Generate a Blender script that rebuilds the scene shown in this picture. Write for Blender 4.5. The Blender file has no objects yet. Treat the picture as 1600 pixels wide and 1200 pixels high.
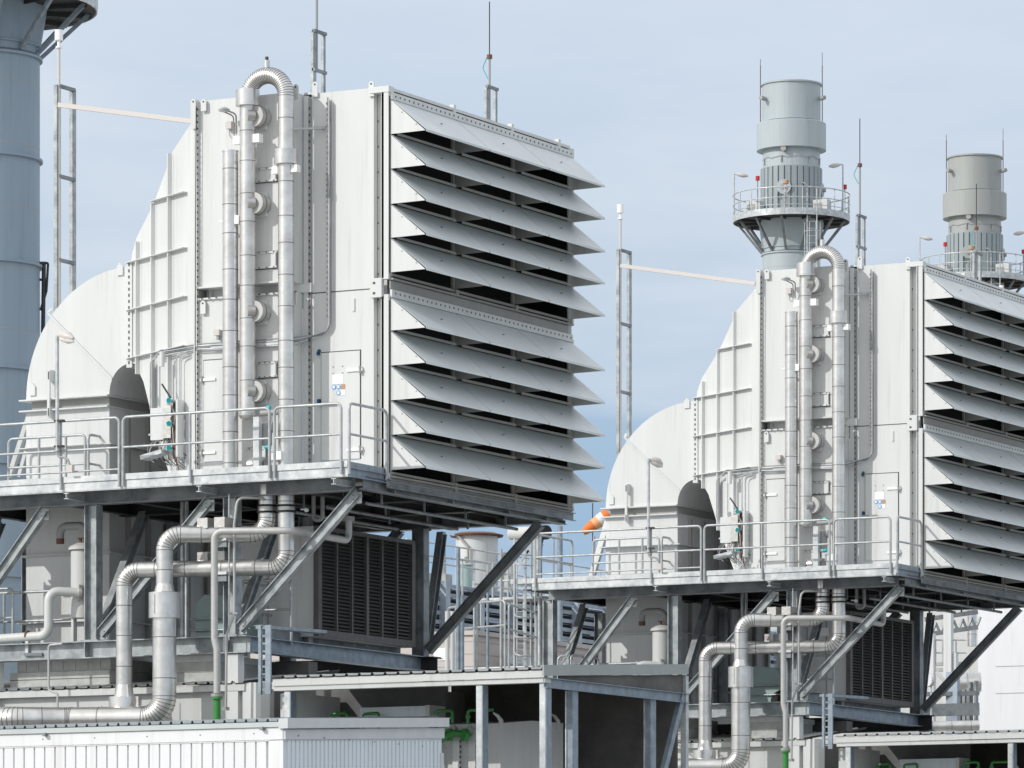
import bpy, math, random
from mathutils import Vector, Matrix
random.seed(7)
C = bpy.context.scene.collection
R = math.radians

# ---------------------------------------------------------------- camera, sky, sun
F = 7500.0; HOR = 1512.0; EYE = 1.7          # focal length in photo pixels, horizon row, eye height
cam = bpy.data.cameras.new('camera'); camo = bpy.data.objects.new('camera', cam); C.objects.link(camo)
camo.location = (0, 0, EYE); camo.rotation_euler = (R(90), 0, 0)
cam.sensor_width = 36; cam.lens = F/1600*36; cam.shift_y = (HOR-600)/1600
cam.clip_start = 1; cam.clip_end = 6000
bpy.context.scene.camera = camo
sc = bpy.context.scene
sc.view_settings.view_transform = 'Standard'; sc.view_settings.look = 'None'
sc.view_settings.exposure = 0.0; sc.view_settings.gamma = 1

SUN_AZ = math.atan2(-.875, -.485); SUN_EL = R(31)
sd = Vector((math.sin(SUN_AZ)*math.cos(SUN_EL), math.cos(SUN_AZ)*math.cos(SUN_EL), math.sin(SUN_EL)))
sl = bpy.data.lights.new('sun', 'SUN'); sl.energy = 2.45; sl.angle = R(0.6); sl.color = (1, .975, .94)
so = bpy.data.objects.new('sun', sl); C.objects.link(so); so.location = (-60, -20, 60)
so.rotation_euler = sd.to_track_quat('Z', 'Y').to_euler()

w = bpy.data.worlds.new('World'); sc.world = w; w.use_nodes = True
nt = w.node_tree; nt.nodes.clear(); N = nt.nodes.new; Lk = nt.links.new
out = N('ShaderNodeOutputWorld'); bg = N('ShaderNodeBackground'); Lk(bg.outputs[0], out.inputs[0])
sky = N('ShaderNodeTexSky'); sky.sky_type = 'NISHITA'; sky.sun_disc = False
sky.sun_elevation = SUN_EL; sky.sun_rotation = SUN_AZ % (2*math.pi); sky.dust_density = 1.5
sca = N('ShaderNodeVectorMath'); sca.operation = 'SCALE'; sca.inputs[3].default_value = .1; Lk(sky.outputs[0], sca.inputs[0])
tc = N('ShaderNodeTexCoord'); sep = N('ShaderNodeSeparateXYZ'); Lk(tc.outputs['Generated'], sep.inputs[0])
ramp = N('ShaderNodeValToRGB'); Lk(sep.outputs[2], ramp.inputs[0])
cr = ramp.color_ramp
cr.elements[0].position = 0; cr.elements[0].color = (.50, .62, .76, 1)
cr.elements[1].position = 1; cr.elements[1].color = (.86, .92, 1.0, 1)
for p, c in ((.085, (.33, .495, .69)), (.11, (.39, .54, .71)), (.15, (.525, .64, .77)), (.185, (.60, .70, .825)), (.26, (.66, .74, .85)), (.4, (.96, .98, 1.0))):
    e = cr.elements.new(p); e.color = (*c, 1)
mp = N('ShaderNodeMapping'); mp.inputs['Scale'].default_value = (5, 5, 22); mp.inputs['Rotation'].default_value = (.12, .2, 0)
Lk(tc.outputs['Generated'], mp.inputs[0])
nz = N('ShaderNodeTexNoise'); nz.inputs['Scale'].default_value = 1.6; nz.inputs['Detail'].default_value = 5; nz.inputs['Roughness'].default_value = .5
Lk(mp.outputs[0], nz.inputs[0])
cl = N('ShaderNodeMapRange'); cl.inputs[1].default_value = .42; cl.inputs[2].default_value = .68; cl.inputs[4].default_value = .75; Lk(nz.outputs[0], cl.inputs[0])
mixc = N('ShaderNodeMixRGB'); Lk(cl.outputs[0], mixc.inputs[0]); Lk(ramp.outputs[0], mixc.inputs[1]); mixc.inputs[2].default_value = (.73, .795, .885, 1)
hi = N('ShaderNodeMapRange'); hi.inputs[1].default_value = .25; hi.inputs[2].default_value = .8; hi.inputs[3].default_value = 0; hi.inputs[4].default_value = .15; Lk(sep.outputs[2], hi.inputs[0])
mix2 = N('ShaderNodeMixRGB'); Lk(hi.outputs[0], mix2.inputs[0]); Lk(mixc.outputs[0], mix2.inputs[1]); Lk(sca.outputs[0], mix2.inputs[2])
dp = N('ShaderNodeVectorMath'); dp.operation = 'DOT_PRODUCT'; Lk(tc.outputs['Generated'], dp.inputs[0]); dp.inputs[1].default_value = tuple(sd)
gl = N('ShaderNodeMapRange'); gl.inputs[1].default_value = .15; gl.inputs[2].default_value = .95; gl.inputs[3].default_value = 0; gl.inputs[4].default_value = .9; Lk(dp.outputs['Value'], gl.inputs[0])
mix3 = N('ShaderNodeMixRGB'); Lk(gl.outputs[0], mix3.inputs[0]); Lk(mix2.outputs[0], mix3.inputs[1]); mix3.inputs[2].default_value = (1.02, 1.02, 1.0, 1)
Lk(mix3.outputs[0], bg.inputs[0]); bg.inputs[1].default_value = 1.0

# ---------------------------------------------------------------- plant frame: x along the side wall, y into the depth, z up
A = R(28.1); ca, sa = math.cos(A), math.sin(A); KX, KY = -2.0, 79.0
def X(px, y):                       # plant x of the point that stands in plane y at column px
    t = (px-800)/F
    return (t*(KY+y*ca)-KX-y*sa)/(ca+t*sa)
def Yd(px, x):                      # plant y of the point that stands in plane x at column px
    t = (px-800)/F
    return (t*(KY-x*sa)-KX-x*ca)/(sa-t*ca)
def Z(py, x, y): return EYE+(HOR-py)/F*(KY-x*sa+y*ca)
def S(px, py, y): x = X(px, y); return (x, y, Z(py, x, y))
def V(px, py, x): y = Yd(px, x); return (x, y, Z(py, x, y))
def D(px, py, dep):                 # a point at a given distance from the camera
    wx = (px-800)/F*dep; dx = wx-KX; dy = dep-KY
    return (dx*ca-dy*sa, dx*sa+dy*ca, EYE+(HOR-py)/F*dep)
def world(p): return Vector((KX+p[0]*ca+p[1]*sa, KY-p[0]*sa+p[1]*ca, p[2]))

# ---------------------------------------------------------------- materials
def mat(name, col, rough=.6, metal=0, noise=0, nscale=2.0, col2=None, bump=0, bscale=30, streak=False, spec=.5):
    m = bpy.data.materials.new(name); m.use_nodes = True; t = m.node_tree; b = t.nodes['Principled BSDF']
    b.inputs['Base Color'].default_value = (*col, 1); b.inputs['Roughness'].default_value = rough
    b.inputs['Metallic'].default_value = metal; b.inputs['Specular IOR Level'].default_value = spec
    if noise or bump:
        tcn = t.nodes.new('ShaderNodeTexCoord'); mpn = t.nodes.new('ShaderNodeMapping')
        t.links.new(tcn.outputs['Object'], mpn.inputs[0])
        if streak: mpn.inputs['Scale'].default_value = (1, 1, .12)
        n = t.nodes.new('ShaderNodeTexNoise'); n.inputs['Scale'].default_value = nscale; n.inputs['Detail'].default_value = 7; n.inputs['Roughness'].default_value = .62
        t.links.new(mpn.outputs[0], n.inputs[0])
        mr = t.nodes.new('ShaderNodeMapRange'); mr.inputs[1].default_value = .35; mr.inputs[2].default_value = .7; t.links.new(n.outputs[0], mr.inputs[0])
        mx = t.nodes.new('ShaderNodeMixRGB'); t.links.new(mr.outputs[0], mx.inputs[0])
        c2 = col2 if col2 else tuple(c*(1-noise) for c in col)
        mx.inputs[1].default_value = (*col, 1); mx.inputs[2].default_value = (*c2, 1)
        if streak:
            mp2 = t.nodes.new('ShaderNodeMapping'); mp2.inputs['Scale'].default_value = (1, 1, .05); t.links.new(tcn.outputs['Object'], mp2.inputs[0])
            n3 = t.nodes.new('ShaderNodeTexNoise'); n3.inputs['Scale'].default_value = 9; n3.inputs['Detail'].default_value = 5; t.links.new(mp2.outputs[0], n3.inputs[0])
            m3 = t.nodes.new('ShaderNodeMapRange'); m3.inputs[1].default_value = .56; m3.inputs[2].default_value = .78; m3.inputs[4].default_value = .4; t.links.new(n3.outputs[0], m3.inputs[0])
            x3 = t.nodes.new('ShaderNodeMixRGB'); t.links.new(m3.outputs[0], x3.inputs[0]); t.links.new(mx.outputs[0], x3.inputs[1]); x3.inputs[2].default_value = (col[0]*.62, col[1]*.58, col[2]*.52, 1)
            mx = x3
        t.links.new(mx.outputs[0], b.inputs['Base Color'])
        r2 = t.nodes.new('ShaderNodeMapRange'); r2.inputs[3].default_value = max(.05, rough-.1); r2.inputs[4].default_value = min(1, rough+.12)
        t.links.new(n.outputs[0], r2.inputs[0]); t.links.new(r2.outputs[0], b.inputs['Roughness'])
        if bump:
            n2 = t.nodes.new('ShaderNodeTexNoise'); n2.inputs['Scale'].default_value = bscale; n2.inputs['Detail'].default_value = 3
            t.links.new(tcn.outputs['Object'], n2.inputs[0])
            bp = t.nodes.new('ShaderNodeBump'); bp.inputs['Strength'].default_value = bump; bp.inputs['Distance'].default_value = .02
            t.links.new(n2.outputs[0], bp.inputs['Height']); t.links.new(bp.outputs[0], b.inputs['Normal'])
    return m
M = dict(
 white=mat('white_paint', (.71, .725, .72), .45, noise=.15, nscale=1.3, streak=True, bump=.06, bscale=1.4),
 hood=mat('hood_paint', (.69, .73, .735), .4, noise=.1, nscale=1.1, bump=.06, bscale=1.6),
 inner=mat('filter_and_shade_black', (.012, .012, .014), .9),
 lip=mat('blade_lip_grey', (.50, .52, .52), .5, noise=.15),
 rail=mat('rail_galvanised', (.50, .525, .53), .45, .4, noise=.35, nscale=6, col2=(.34, .36, .37)),
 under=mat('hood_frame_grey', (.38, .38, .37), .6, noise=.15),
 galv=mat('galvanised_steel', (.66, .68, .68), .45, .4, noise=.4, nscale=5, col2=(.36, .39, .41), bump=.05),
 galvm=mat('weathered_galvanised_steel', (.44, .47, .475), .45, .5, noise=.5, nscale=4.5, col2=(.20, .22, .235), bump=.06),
 galvd=mat('dull_and_shaded_galvanised_steel', (.30, .32, .33), .5, .5, noise=.5, nscale=3.2, col2=(.15, .165, .18), bump=.05),
 clad=mat('aluminium_cladding', (.80, .79, .77), .3, .85, noise=.3, nscale=3.2, bump=.16, bscale=8),
 clad2=mat('dull_cladding', (.60, .59, .57), .38, .8, noise=.25, nscale=5, bump=.2, bscale=14),
 seam=mat('cladding_seam', (.20, .19, .185), .5, .5),
 pgrey=mat('grey_pipe_paint', (.50, .50, .49), .5, .25, noise=.15, nscale=6),
 stackl=mat('shadow_blue_stack_paint', (.285, .365, .44), .5, noise=.12, nscale=1.2, streak=True),  # bluish shadow on the left chimney is put into this colour
 stack=mat('stack_grey_paint', (.455, .515, .545), .45, noise=.14, nscale=1.1, streak=True),
 stackr=mat('stack_rib_paint', (.33, .38, .40), .45, noise=.14, nscale=1.1, streak=True),
 stackc=mat('stack_dull_paint', (.39, .41, .40), .45, noise=.14, nscale=1.1, streak=True),
 dark=mat('dark_and_shaded_steel', (.045, .046, .05), .55, .2, noise=.3, nscale=4),
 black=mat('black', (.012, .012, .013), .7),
 bolt=mat('bolt_dark', (.06, .06, .055), .6),
 louv=mat('charcoal_louvre', (.125, .12, .118), .55, noise=.25, nscale=5),
 teal=mat('teal_plastic', (.0, .42, .45), .4),
 green=mat('green_paint', (.045, .27, .055), .35, noise=.2, nscale=8),
 red=mat('red_lens', (.55, .02, .02), .3),
 orange=mat('orange_fabric', (.82, .2, .04), .7),
 palor=mat('faded_orange_fabric', (.88, .42, .2), .7), wfab=mat('white_fabric', (.8, .8, .78), .7),
 bluegal=mat('blue_and_shaded_galvanised', (.30, .36, .42), .5, .35, noise=.35, nscale=6, bump=.05),  # also carries the skylit blue shade of right-facing steel in its colour
 cream=mat('cream_panel', (.56, .51, .48), .6, noise=.1, nscale=1),
 fac=mat('skylit_shade_slat', (.40, .47, .55), .6, .1, noise=.4, nscale=1.8),  # blue skylight on the shaded face is put into the slat colour
 conc=mat('concrete_blocks', (.52, .53, .51), .8, noise=.3, nscale=4, bump=.2),
 clean=mat('container_white', (.80, .81, .83), .4, noise=.07, nscale=2, streak=True),
 contf=mat('container_fascia', (.62, .64, .66), .5, noise=.1, nscale=3),
 contb=mat('container_end', (.74, .80, .85), .4, noise=.07, nscale=2, streak=True),
 roofm=mat('roof_sheet', (.62, .63, .61), .5, .2, noise=.2, nscale=2),
 fascia=mat('grey_fascia', (.36, .39, .39), .5, noise=.15),
 trim=mat('pale_green_trim', (.55, .60, .60), .5, noise=.1),
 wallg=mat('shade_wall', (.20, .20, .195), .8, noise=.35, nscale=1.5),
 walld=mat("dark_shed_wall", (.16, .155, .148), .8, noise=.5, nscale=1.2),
 tank=mat('tank_white', (.62, .63, .62), .45, noise=.12, nscale=1.5, streak=True),
 glass=mat('pale_green_panel', (.42, .55, .53), .3, noise=.15),
 rust=mat('rusty_steel', (.20, .09, .06), .7, noise=.3, nscale=8),
 sign=mat('sign_white', (.9, .9, .9), .4), signb=mat('sign_blue', (.10, .38, .75), .4), signr=mat('sign_tan', (.5, .3, .18), .5),
 navy=mat('navy_plastic', (.01, .06, .16), .4),
 cable=mat('cable_grey', (.34, .34, .34), .5), cablebk=mat('cable_dark', (.03, .03, .03), .5),
 ground=mat('gravel', (.36, .345, .31), .9, noise=.3, nscale=.6, bump=.4, bscale=6),
 lamp=mat('lamp_housing', (.62, .58, .56), .4), lens=mat('lamp_lens', (.75, .72, .68), .2),
)

# ---------------------------------------------------------------- mesh builder (plant coordinates)
BASE = {}
class MB:
    def __init__(s): s.v = []; s.f = []; s.mi = []; s.sm = []; s.ms = []; s.cur = None
    def use(s, m):
        m = M[m]
        if m not in s.ms: s.ms.append(m)
        s.cur = s.ms.index(m); return s
    def add(s, vs, fs, smooth=False):
        o = len(s.v); s.v += [Vector(v) for v in vs]
        for f in fs: s.f.append([i+o for i in f]); s.mi.append(s.cur or 0); s.sm.append(smooth)
        return s
    def box(s, x0, x1, y0, y1, z0, z1):
        x0, x1 = sorted((x0, x1)); y0, y1 = sorted((y0, y1)); z0, z1 = sorted((z0, z1))
        return s.add([(x, y, z) for z in (z0, z1) for y in (y0, y1) for x in (x0, x1)],
              [(0,2,3,1), (4,5,7,6), (0,1,5,4), (2,6,7,3), (0,4,6,2), (1,3,7,5)])
    def bar(s, p0, p1, d=(0,0,1), h=.1, w=.1):
        p0, p1 = Vector(p0), Vector(p1); a = (p1-p0).normalized(); d = Vector(d)
        d = (d-a*d.dot(a)).normalized(); n = a.cross(d)
        vs = [p+d*i*h/2+n*j*w/2 for p in (p0, p1) for i in (-1, 1) for j in (-1, 1)]
        return s.add(vs, [(0,1,3,2), (4,6,7,5), (0,4,5,1), (2,3,7,6), (0,2,6,4), (1,5,7,3)])
    def ibeam(s, p0, p1, d=(0,0,1), h=.2, w=.18, t=.014):
        p0, p1 = Vector(p0), Vector(p1); a = (p1-p0).normalized(); dd = Vector(d); dd = (dd-a*dd.dot(a)).normalized()
        s.bar(p0, p1, dd, h-2*t-.002, t)
        for k in (-1, 1):
            o = dd*k*(h-t)/2; s.bar(p0+o, p1+o, dd, t, w)
        return s
    def chan(s, p0, p1, d=(0,0,1), h=.2, w=.08, t=.012, side=1):
        p0, p1 = Vector(p0), Vector(p1); a = (p1-p0).normalized(); dd = Vector(d); dd = (dd-a*dd.dot(a)).normalized(); n = a.cross(dd)
        s.bar(p0, p1, dd, h-2*t-.002, t)
        for k in (-1, 1):
            o = dd*k*(h-t)/2+n*side*w/2; s.bar(p0+o, p1+o, dd, t, w)
        return s
    def prism(s, pts, ext):
        n = len(pts); ext = Vector(ext); vs = [Vector(p) for p in pts]+[Vector(p)+ext for p in pts]
        return s.add(vs, [list(range(n))[::-1], list(range(n, 2*n))]+[(i, (i+1) % n, (i+1) % n+n, i+n) for i in range(n)])
    def tube(s, path, r, seg=14, cap=True, radii=None):
        P_ = [Vector(p) for p in path]; n = len(P_)
        T = [(P_[min(i+1, n-1)]-P_[max(i-1, 0)]).normalized() for i in range(n)]
        u = T[0].orthogonal().normalized(); vs = []
        for i in range(n):
            if i: u = (T[i-1].rotation_difference(T[i]) @ u)
            u = (u-T[i]*u.dot(T[i])).normalized(); b = T[i].cross(u); rr = radii[i] if radii else r
            vs += [P_[i]+(u*math.cos(k*2*math.pi/seg)+b*math.sin(k*2*math.pi/seg))*rr for k in range(seg)]
        fs = [(i*seg+k, i*seg+(k+1) % seg, (i+1)*seg+(k+1) % seg, (i+1)*seg+k) for i in range(n-1) for k in range(seg)]
        s.add(vs, fs, True)
        if cap:
            s.add(vs[:seg], [list(range(seg))[::-1]]); s.add(vs[-seg:], [list(range(seg))])
        return s
    def cyl(s, p0, p1, r, seg=16): return s.tube([p0, p1], r, seg)
    def clad(s, pts, r, bend=.3, seam=.62, ms='seam', m='clad', step=11, seg=20):
        P_ = [Vector(p) for p in pts]; path = [P_[0]]; arcs = []; strs = []; last = P_[0]
        for i in range(1, len(P_)-1):
            a = (P_[i-1]-P_[i]); b = (P_[i+1]-P_[i]); an = a.angle(b); turn = math.pi-an
            t = min(bend*math.tan(turn/2), a.length*.49, b.length*.49); rr = t/math.tan(turn/2)
            s0 = P_[i]+a.normalized()*t; e0 = P_[i]+b.normalized()*t
            c = P_[i]+(a.normalized()+b.normalized()).normalized()*(rr/math.cos(turn/2))
            strs.append((last, s0)); last = e0
            k = max(3, int(math.degrees(turn)/step)); v0 = s0-c; ax = v0.cross(e0-c).normalized()
            for j in range(k+1):
                q = c+Matrix.Rotation(turn*j/k, 3, ax) @ v0; path.append(q)
                arcs.append((q, ax.cross(q-c).normalized()))
        path.append(P_[-1]); strs.append((last, P_[-1]))
        s.use(m).tube(path, r, seg)
        s.use(ms)
        for q, tn in arcs: s.tube([q-tn*.006, q+tn*.006], r*1.025, seg)
        for a, b in strs:
            L_ = (b-a).length
            if L_ < seam*.6: continue
            k = max(1, round(L_/seam)); d = (b-a).normalized()
            for j in range(1, k+1):
                q = a+d*L_*(j-.5+random.uniform(-.12, .12))/k; s.tube([q-d*.007, q+d*.007], r*1.018, seg)
        return s.use(m)
    def pipe(s, pts, r, bend=.2, seg=12):
        P_ = [Vector(p) for p in pts]; path = [P_[0]]
        for i in range(1, len(P_)-1):
            a = (P_[i-1]-P_[i]); b = (P_[i+1]-P_[i]); turn = math.pi-a.angle(b)
            if turn < .02: path.append(P_[i]); continue
            t = min(bend*math.tan(turn/2), a.length*.49, b.length*.49); rr = t/math.tan(turn/2)
            s0 = P_[i]+a.normalized()*t; c = P_[i]+(a.normalized()+b.normalized()).normalized()*(rr/math.cos(turn/2))
            v0 = s0-c; ax = v0.cross(P_[i]+b.normalized()*t-c).normalized()
            for j in range(7): path.append(c+Matrix.Rotation(turn*j/6, 3, ax) @ v0)
        path.append(P_[-1]); return s.tube(path, r, seg)
    def lathe(s, c, prof, seg=40, cap=True):
        vs = [(c[0]+r*math.cos(k*2*math.pi/seg), c[1]+r*math.sin(k*2*math.pi/seg), z) for r, z in prof for k in range(seg)]
        n = len(prof)
        for i in range(n-1):   # separate rings keep the profile's corners crisp
            q = vs[i*seg:(i+2)*seg]; s.add(q, [(k, (k+1) % seg, (k+1) % seg+seg, k+seg) for k in range(seg)], True)
        if cap: s.add(vs[:seg], [list(range(seg))[::-1]]); s.add(vs[-seg:], [list(range(seg))])
        return s
    def build(s, name, parent=None, base=None, label=None):
        if parent is not None: base = BASE[parent]
        base = base or (0, 0, 0)
        me = bpy.data.meshes.new(name); b = Vector(base)
        me.from_pydata([v-b for v in s.v], [], s.f)
        for m in s.ms: me.materials.append(m)
        me.polygons.foreach_set('material_index', s.mi); me.polygons.foreach_set('use_smooth', s.sm); me.update()
        o = bpy.data.objects.new(name, me); C.objects.link(o); BASE[o] = base
        if parent is not None: o.parent = parent
        else: o.location = world(base); o.rotation_euler = (0, 0, -A)
        if label: o['label'] = label
        return o
def mb(m): return MB().use(m)
def tag(o, label, cat, group=None):
    o['label'] = label; o['category'] = cat
    if group: o['group'] = group
    return o
def thing(name, label, cat, base, group=None):
    o = bpy.data.objects.new(name, None); C.objects.link(o); BASE[o] = tuple(base)
    o.location = world(base); o.rotation_euler = (0, 0, -A); o.empty_display_size = .3
    return tag(o, label, cat, group)
PITCH = 22.21
UNITS = []                                   # (root, label of the copy on the rear unit)
def again(root, label, group=None, cat=None):
    if group: root['group'] = group
    UNITS.append((root, label)); return root
def dup(root, label):
    r = root.copy(); C.objects.link(r); r.location = root.location+Vector((sa*PITCH, ca*PITCH, 0)); r['label'] = label
    for ch in list(root.children):
        c = ch.copy(); C.objects.link(c); c.parent = r
        for g in list(ch.children):
            d = g.copy(); C.objects.link(d); d.parent = c
    return r

# ================================================================ SETTING: ground
g = MB().use('ground').add([(-900, -150, 0), (900, -150, 0), (900, 2500, 0), (-900, 2500, 0)], [(0, 1, 2, 3)]).build('ground'); g['kind'] = 'structure'
g = mb('conc').box(-16, 6, -9, 30, .02, .06).build('pavement', base=(-5, 10, .02)); g['kind'] = 'structure'

# ================================================================ FILTER HOUSE
GX = 'twin air filter houses'
ZT = 16.21                                     # casing top
zl = lambda py: Z(py, 0, 0)
YB = Yd(893, 0)                                # rear corner of the louvre face
DECK = 9.83
fh = thing('filter_house', 'tall white louvred air intake house in the foreground, nearest of the two', 'filter house', (-1.8, YB/2, 9.75), GX)
again(fh, 'white louvred air intake house farther back at the right, cut by the photo edge')
xL0, xL1 = X(308, -.3), X(459, -.3); xR0, xR1 = X(487, 0), X(584, 0)
zs0, zs1 = Z(452, xL0, -.3), Z(467, xL0, -.3)  # gap between the two storeys
# rear casing (pipes side)
b = mb('white').box(xL0, xL1, -.3, YB+.3, zs0, ZT).box(xL0+.03, xR0+.02, -.05, YB, zs1+.01, zs0-.0)
b.box(xL0, xL1, -.3, YB+.3, 9.7, zs1)
b.box(xL1, xR0, .03, YB+.2, 9.7, ZT-.05)
b.prism([(xL1, .0, zs0), (xL1-.001, .0, ZT), (xL1, -.3, ZT), (xL1, -.3, zs0)], (.004, 0, 0))
b.box(X(475, 0), X(482.5, 0), -.02, .029, 9.75, ZT-.03)
b.use('white').box(xL0+.02, xL1, -.34, -.303, zs1-.03, zs1).box(xL0+.02, xL1, -.36, -.303, zs0-.0, zs0+.03)
for px in (330, 365): b.box(X(px, -.1), X(px, -.1)+.015, -.16, -.06, zs1, zs0)
# flange with bolts beside the transition
b.box(xL0-.03, xL0+.03, -.36, -.30, 9.75, ZT+.02)
b.use('bolt')
for i in range(58):
    z = 9.9+i*.108; b.box(xL0+.031, xL0+.04, -.362, -.33, z, z+.03)
for i in range(14):
    x = xL0+.12+i*.14; b.box(x, x+.03, -.37, -.36, zs1-.025, zs1-.005)
b.build('rear_casing', fh)
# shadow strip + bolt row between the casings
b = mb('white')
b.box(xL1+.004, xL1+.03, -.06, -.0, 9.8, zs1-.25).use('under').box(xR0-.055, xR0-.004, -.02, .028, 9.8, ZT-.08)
b.use('bolt')
for i in range(56):
    z = 9.9+i*.11
    b.box(xR0-.04, xR0-.02, -.03, -.02, z, z+.035)
b.build('bolted_joint', fh)
# front casing
b = mb('white').box(xR0, xR1, 0, .12, 9.75, ZT)
b.box(xR1, -.14, .13, .2, 9.75, ZT-.06)                                  # recessed strip
b.box(xR0, -.02, .12, YB-.01, ZT-.06, ZT-.01)                            # roof
b.box(xR0, 0, YB-.12, YB, 9.75, ZT-.08)                                  # back wall
b.box(xR0, -.02, .2, YB-.12, 9.7, 9.8)
b.box(xR0, xR0+.05, .12, YB-.13, 9.8, ZT-.06)
b.use('bolt').box(xR0, xR1, -.004, 0, zl(449)-.008, zl(449)+.008)           # storey seam
for i in range(14):
    z = 10.2+i*.42
    b.box(X(590, .13), X(590, .13)+.02, .12, .13, z, z+.03)
b.build('front_casing', fh)
b = mb('inner').box(-1.0, -.95, .13, YB-.13, 9.8, ZT-.07).box(-.95, -.02, .2, .21, 9.81, ZT-.08).box(-.95, -.02, YB-.14, YB-.13, 9.81, ZT-.08).box(-.95, -.05, .21, YB-.14, 9.805, 9.815).box(-.95,-.05,.21,YB-.14,ZT-.1,ZT-.09)  # black lining sheets hold the deep interior's shade in their colour
b.build('filter_bank_and_dark_lining', fh)
# corner posts
for zz0, zz1 in ((zl(748), zl(460)), (zl(436), ZT-.06)):
    mb('white').box(-.14, -.012, -.05, .06, zz0, zz1).box(-.15, -.10, -.05, .13, zz0+.02, zz1-.02).use('bolt').box(-.0121, -.008, -.03, -.0, zz0+.1, zz1-.1).build('corner_post', fh)
mb('white').box(-.34, -.12, -.09, .0, zl(464), zl(434)).use('bolt').box(-.28, -.24, -.1, -.09, zl(443), zl(440)).box(-.28, -.24, -.1, -.09, zl(459), zl(456)).build('corner_bracket', fh)
mb('white').box(-.36, 0, -.06, .12, ZT-.10, ZT-.0).build('top_corner_block', fh)
# louvre frame
b = mb('white')
div = [0, YB/3+.05, YB*2/3+.03, YB]
b.box(-.012, .03, 0, YB, zl(155), zl(144))                     # top flange
b.box(-.012, .03, 0, YB, zl(464.5), zl(452))
b.use('bolt')
for z in (zl(151), zl(459)):
    for i in range(42): b.box(.03, .036, .12+i*(YB-.2)/41-.012, .12+i*(YB-.2)/41+.014, z, z+.03)
b.use('under')
b.box(-.012, .02, 0, YB, zl(431), zl(427)).box(-.02, .045, 0, YB, zl(437), zl(434)).box(-.02, .0, 0, YB, zl(451), zl(438))
b.box(-.06, .02, 0, YB, zl(741), zl(737)).box(-.04, .045, 0, YB, zl(746), zl(743)).box(-.05, 0, 0, YB, zl(753), zl(746.5))
for y in div[1:3]:
    b.box(-.05, .03, y-.05, y+.05, zl(752), zl(736)).box(-.05, .05, y-.05, y+.05, zl(436), zl(427)).box(-.06, -.02, y-.04, y+.04, 9.8, ZT-.1)
b.use('white').box(-.1, .03, YB-.02, YB+.04, zl(748), zl(460)).box(-.1, .03, YB-.02, YB+.04, zl(436), ZT-.06)
b.build('louvre_frame', fh)
for rows in ((155, 210, 264, 319, 372, 426), (465, 517, 571.7, 626, 680, 735)):
    for k in range(5):
        zt, zb = zl(rows[k]), zl(rows[k+1]); h = mb('hood'); PR = .67; zlip = zb+.035
        n = Vector((zt-zlip, 0, PR)).normalized()*.006
        for i in range(3):
            y0, y1 = div[i]+.012, div[i+1]-.012
            if i: y0 = div[i]+.5*.03+.25*0
            a0, a1 = Vector((.012, y0, zt)), Vector((.012, y1, zt)); l0, l1 = Vector((PR, y0, zlip)), Vector((PR, y1, zlip))
            h.add([a0, a1, l1, l0, a0-n, a1-n, l1-n, l0-n], [(0,1,2,3), (7,6,5,4), (0,3,7,4), (1,5,6,2), (3,2,6,7), (0,4,5,1)])
            h.box(PR-.006, PR, y0, y1, zlip-.035, zlip-.004)
            h.use('bolt').box(PR*.52, PR*.52+.03, (y0+y1)/2-.03, (y0+y1)/2-.01, (zt+zlip)/2+.0, (zt+zlip)/2+.012)
            h.use('hood')
            if k < 4: h.use('lip').box(.05, .066, y0+.12, y1-.06, zb-.0, zb+.042); h.use('hood')
        h.use('white').prism([(.01, -.004, zt-.01), (PR-.01, -.004, zlip-.02), (.01, -.004, zb+.005)], (0, .008, 0))
        h.prism([(.01, YB-.004, zt-.01), (PR-.01, YB-.004, zlip-.02), (.01, YB-.004, zb+.005)], (0, .008, 0))
        h.use('under')
        for y in div[1:3]: h.prism([(.01, y-.006, zt-.03), (PR-.02, y-.006, zlip-.01), (.01, y-.006, zb+.01)], (0, .012, 0))
        h.use('bolt')
        for q in (.35, .75): h.box(PR*q-.02, PR*q-.005, -.009, -.004, zt+(zlip-zt)*q-.05, zt+(zlip-zt)*q-.035)
        h.build('hood', fh)
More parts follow.
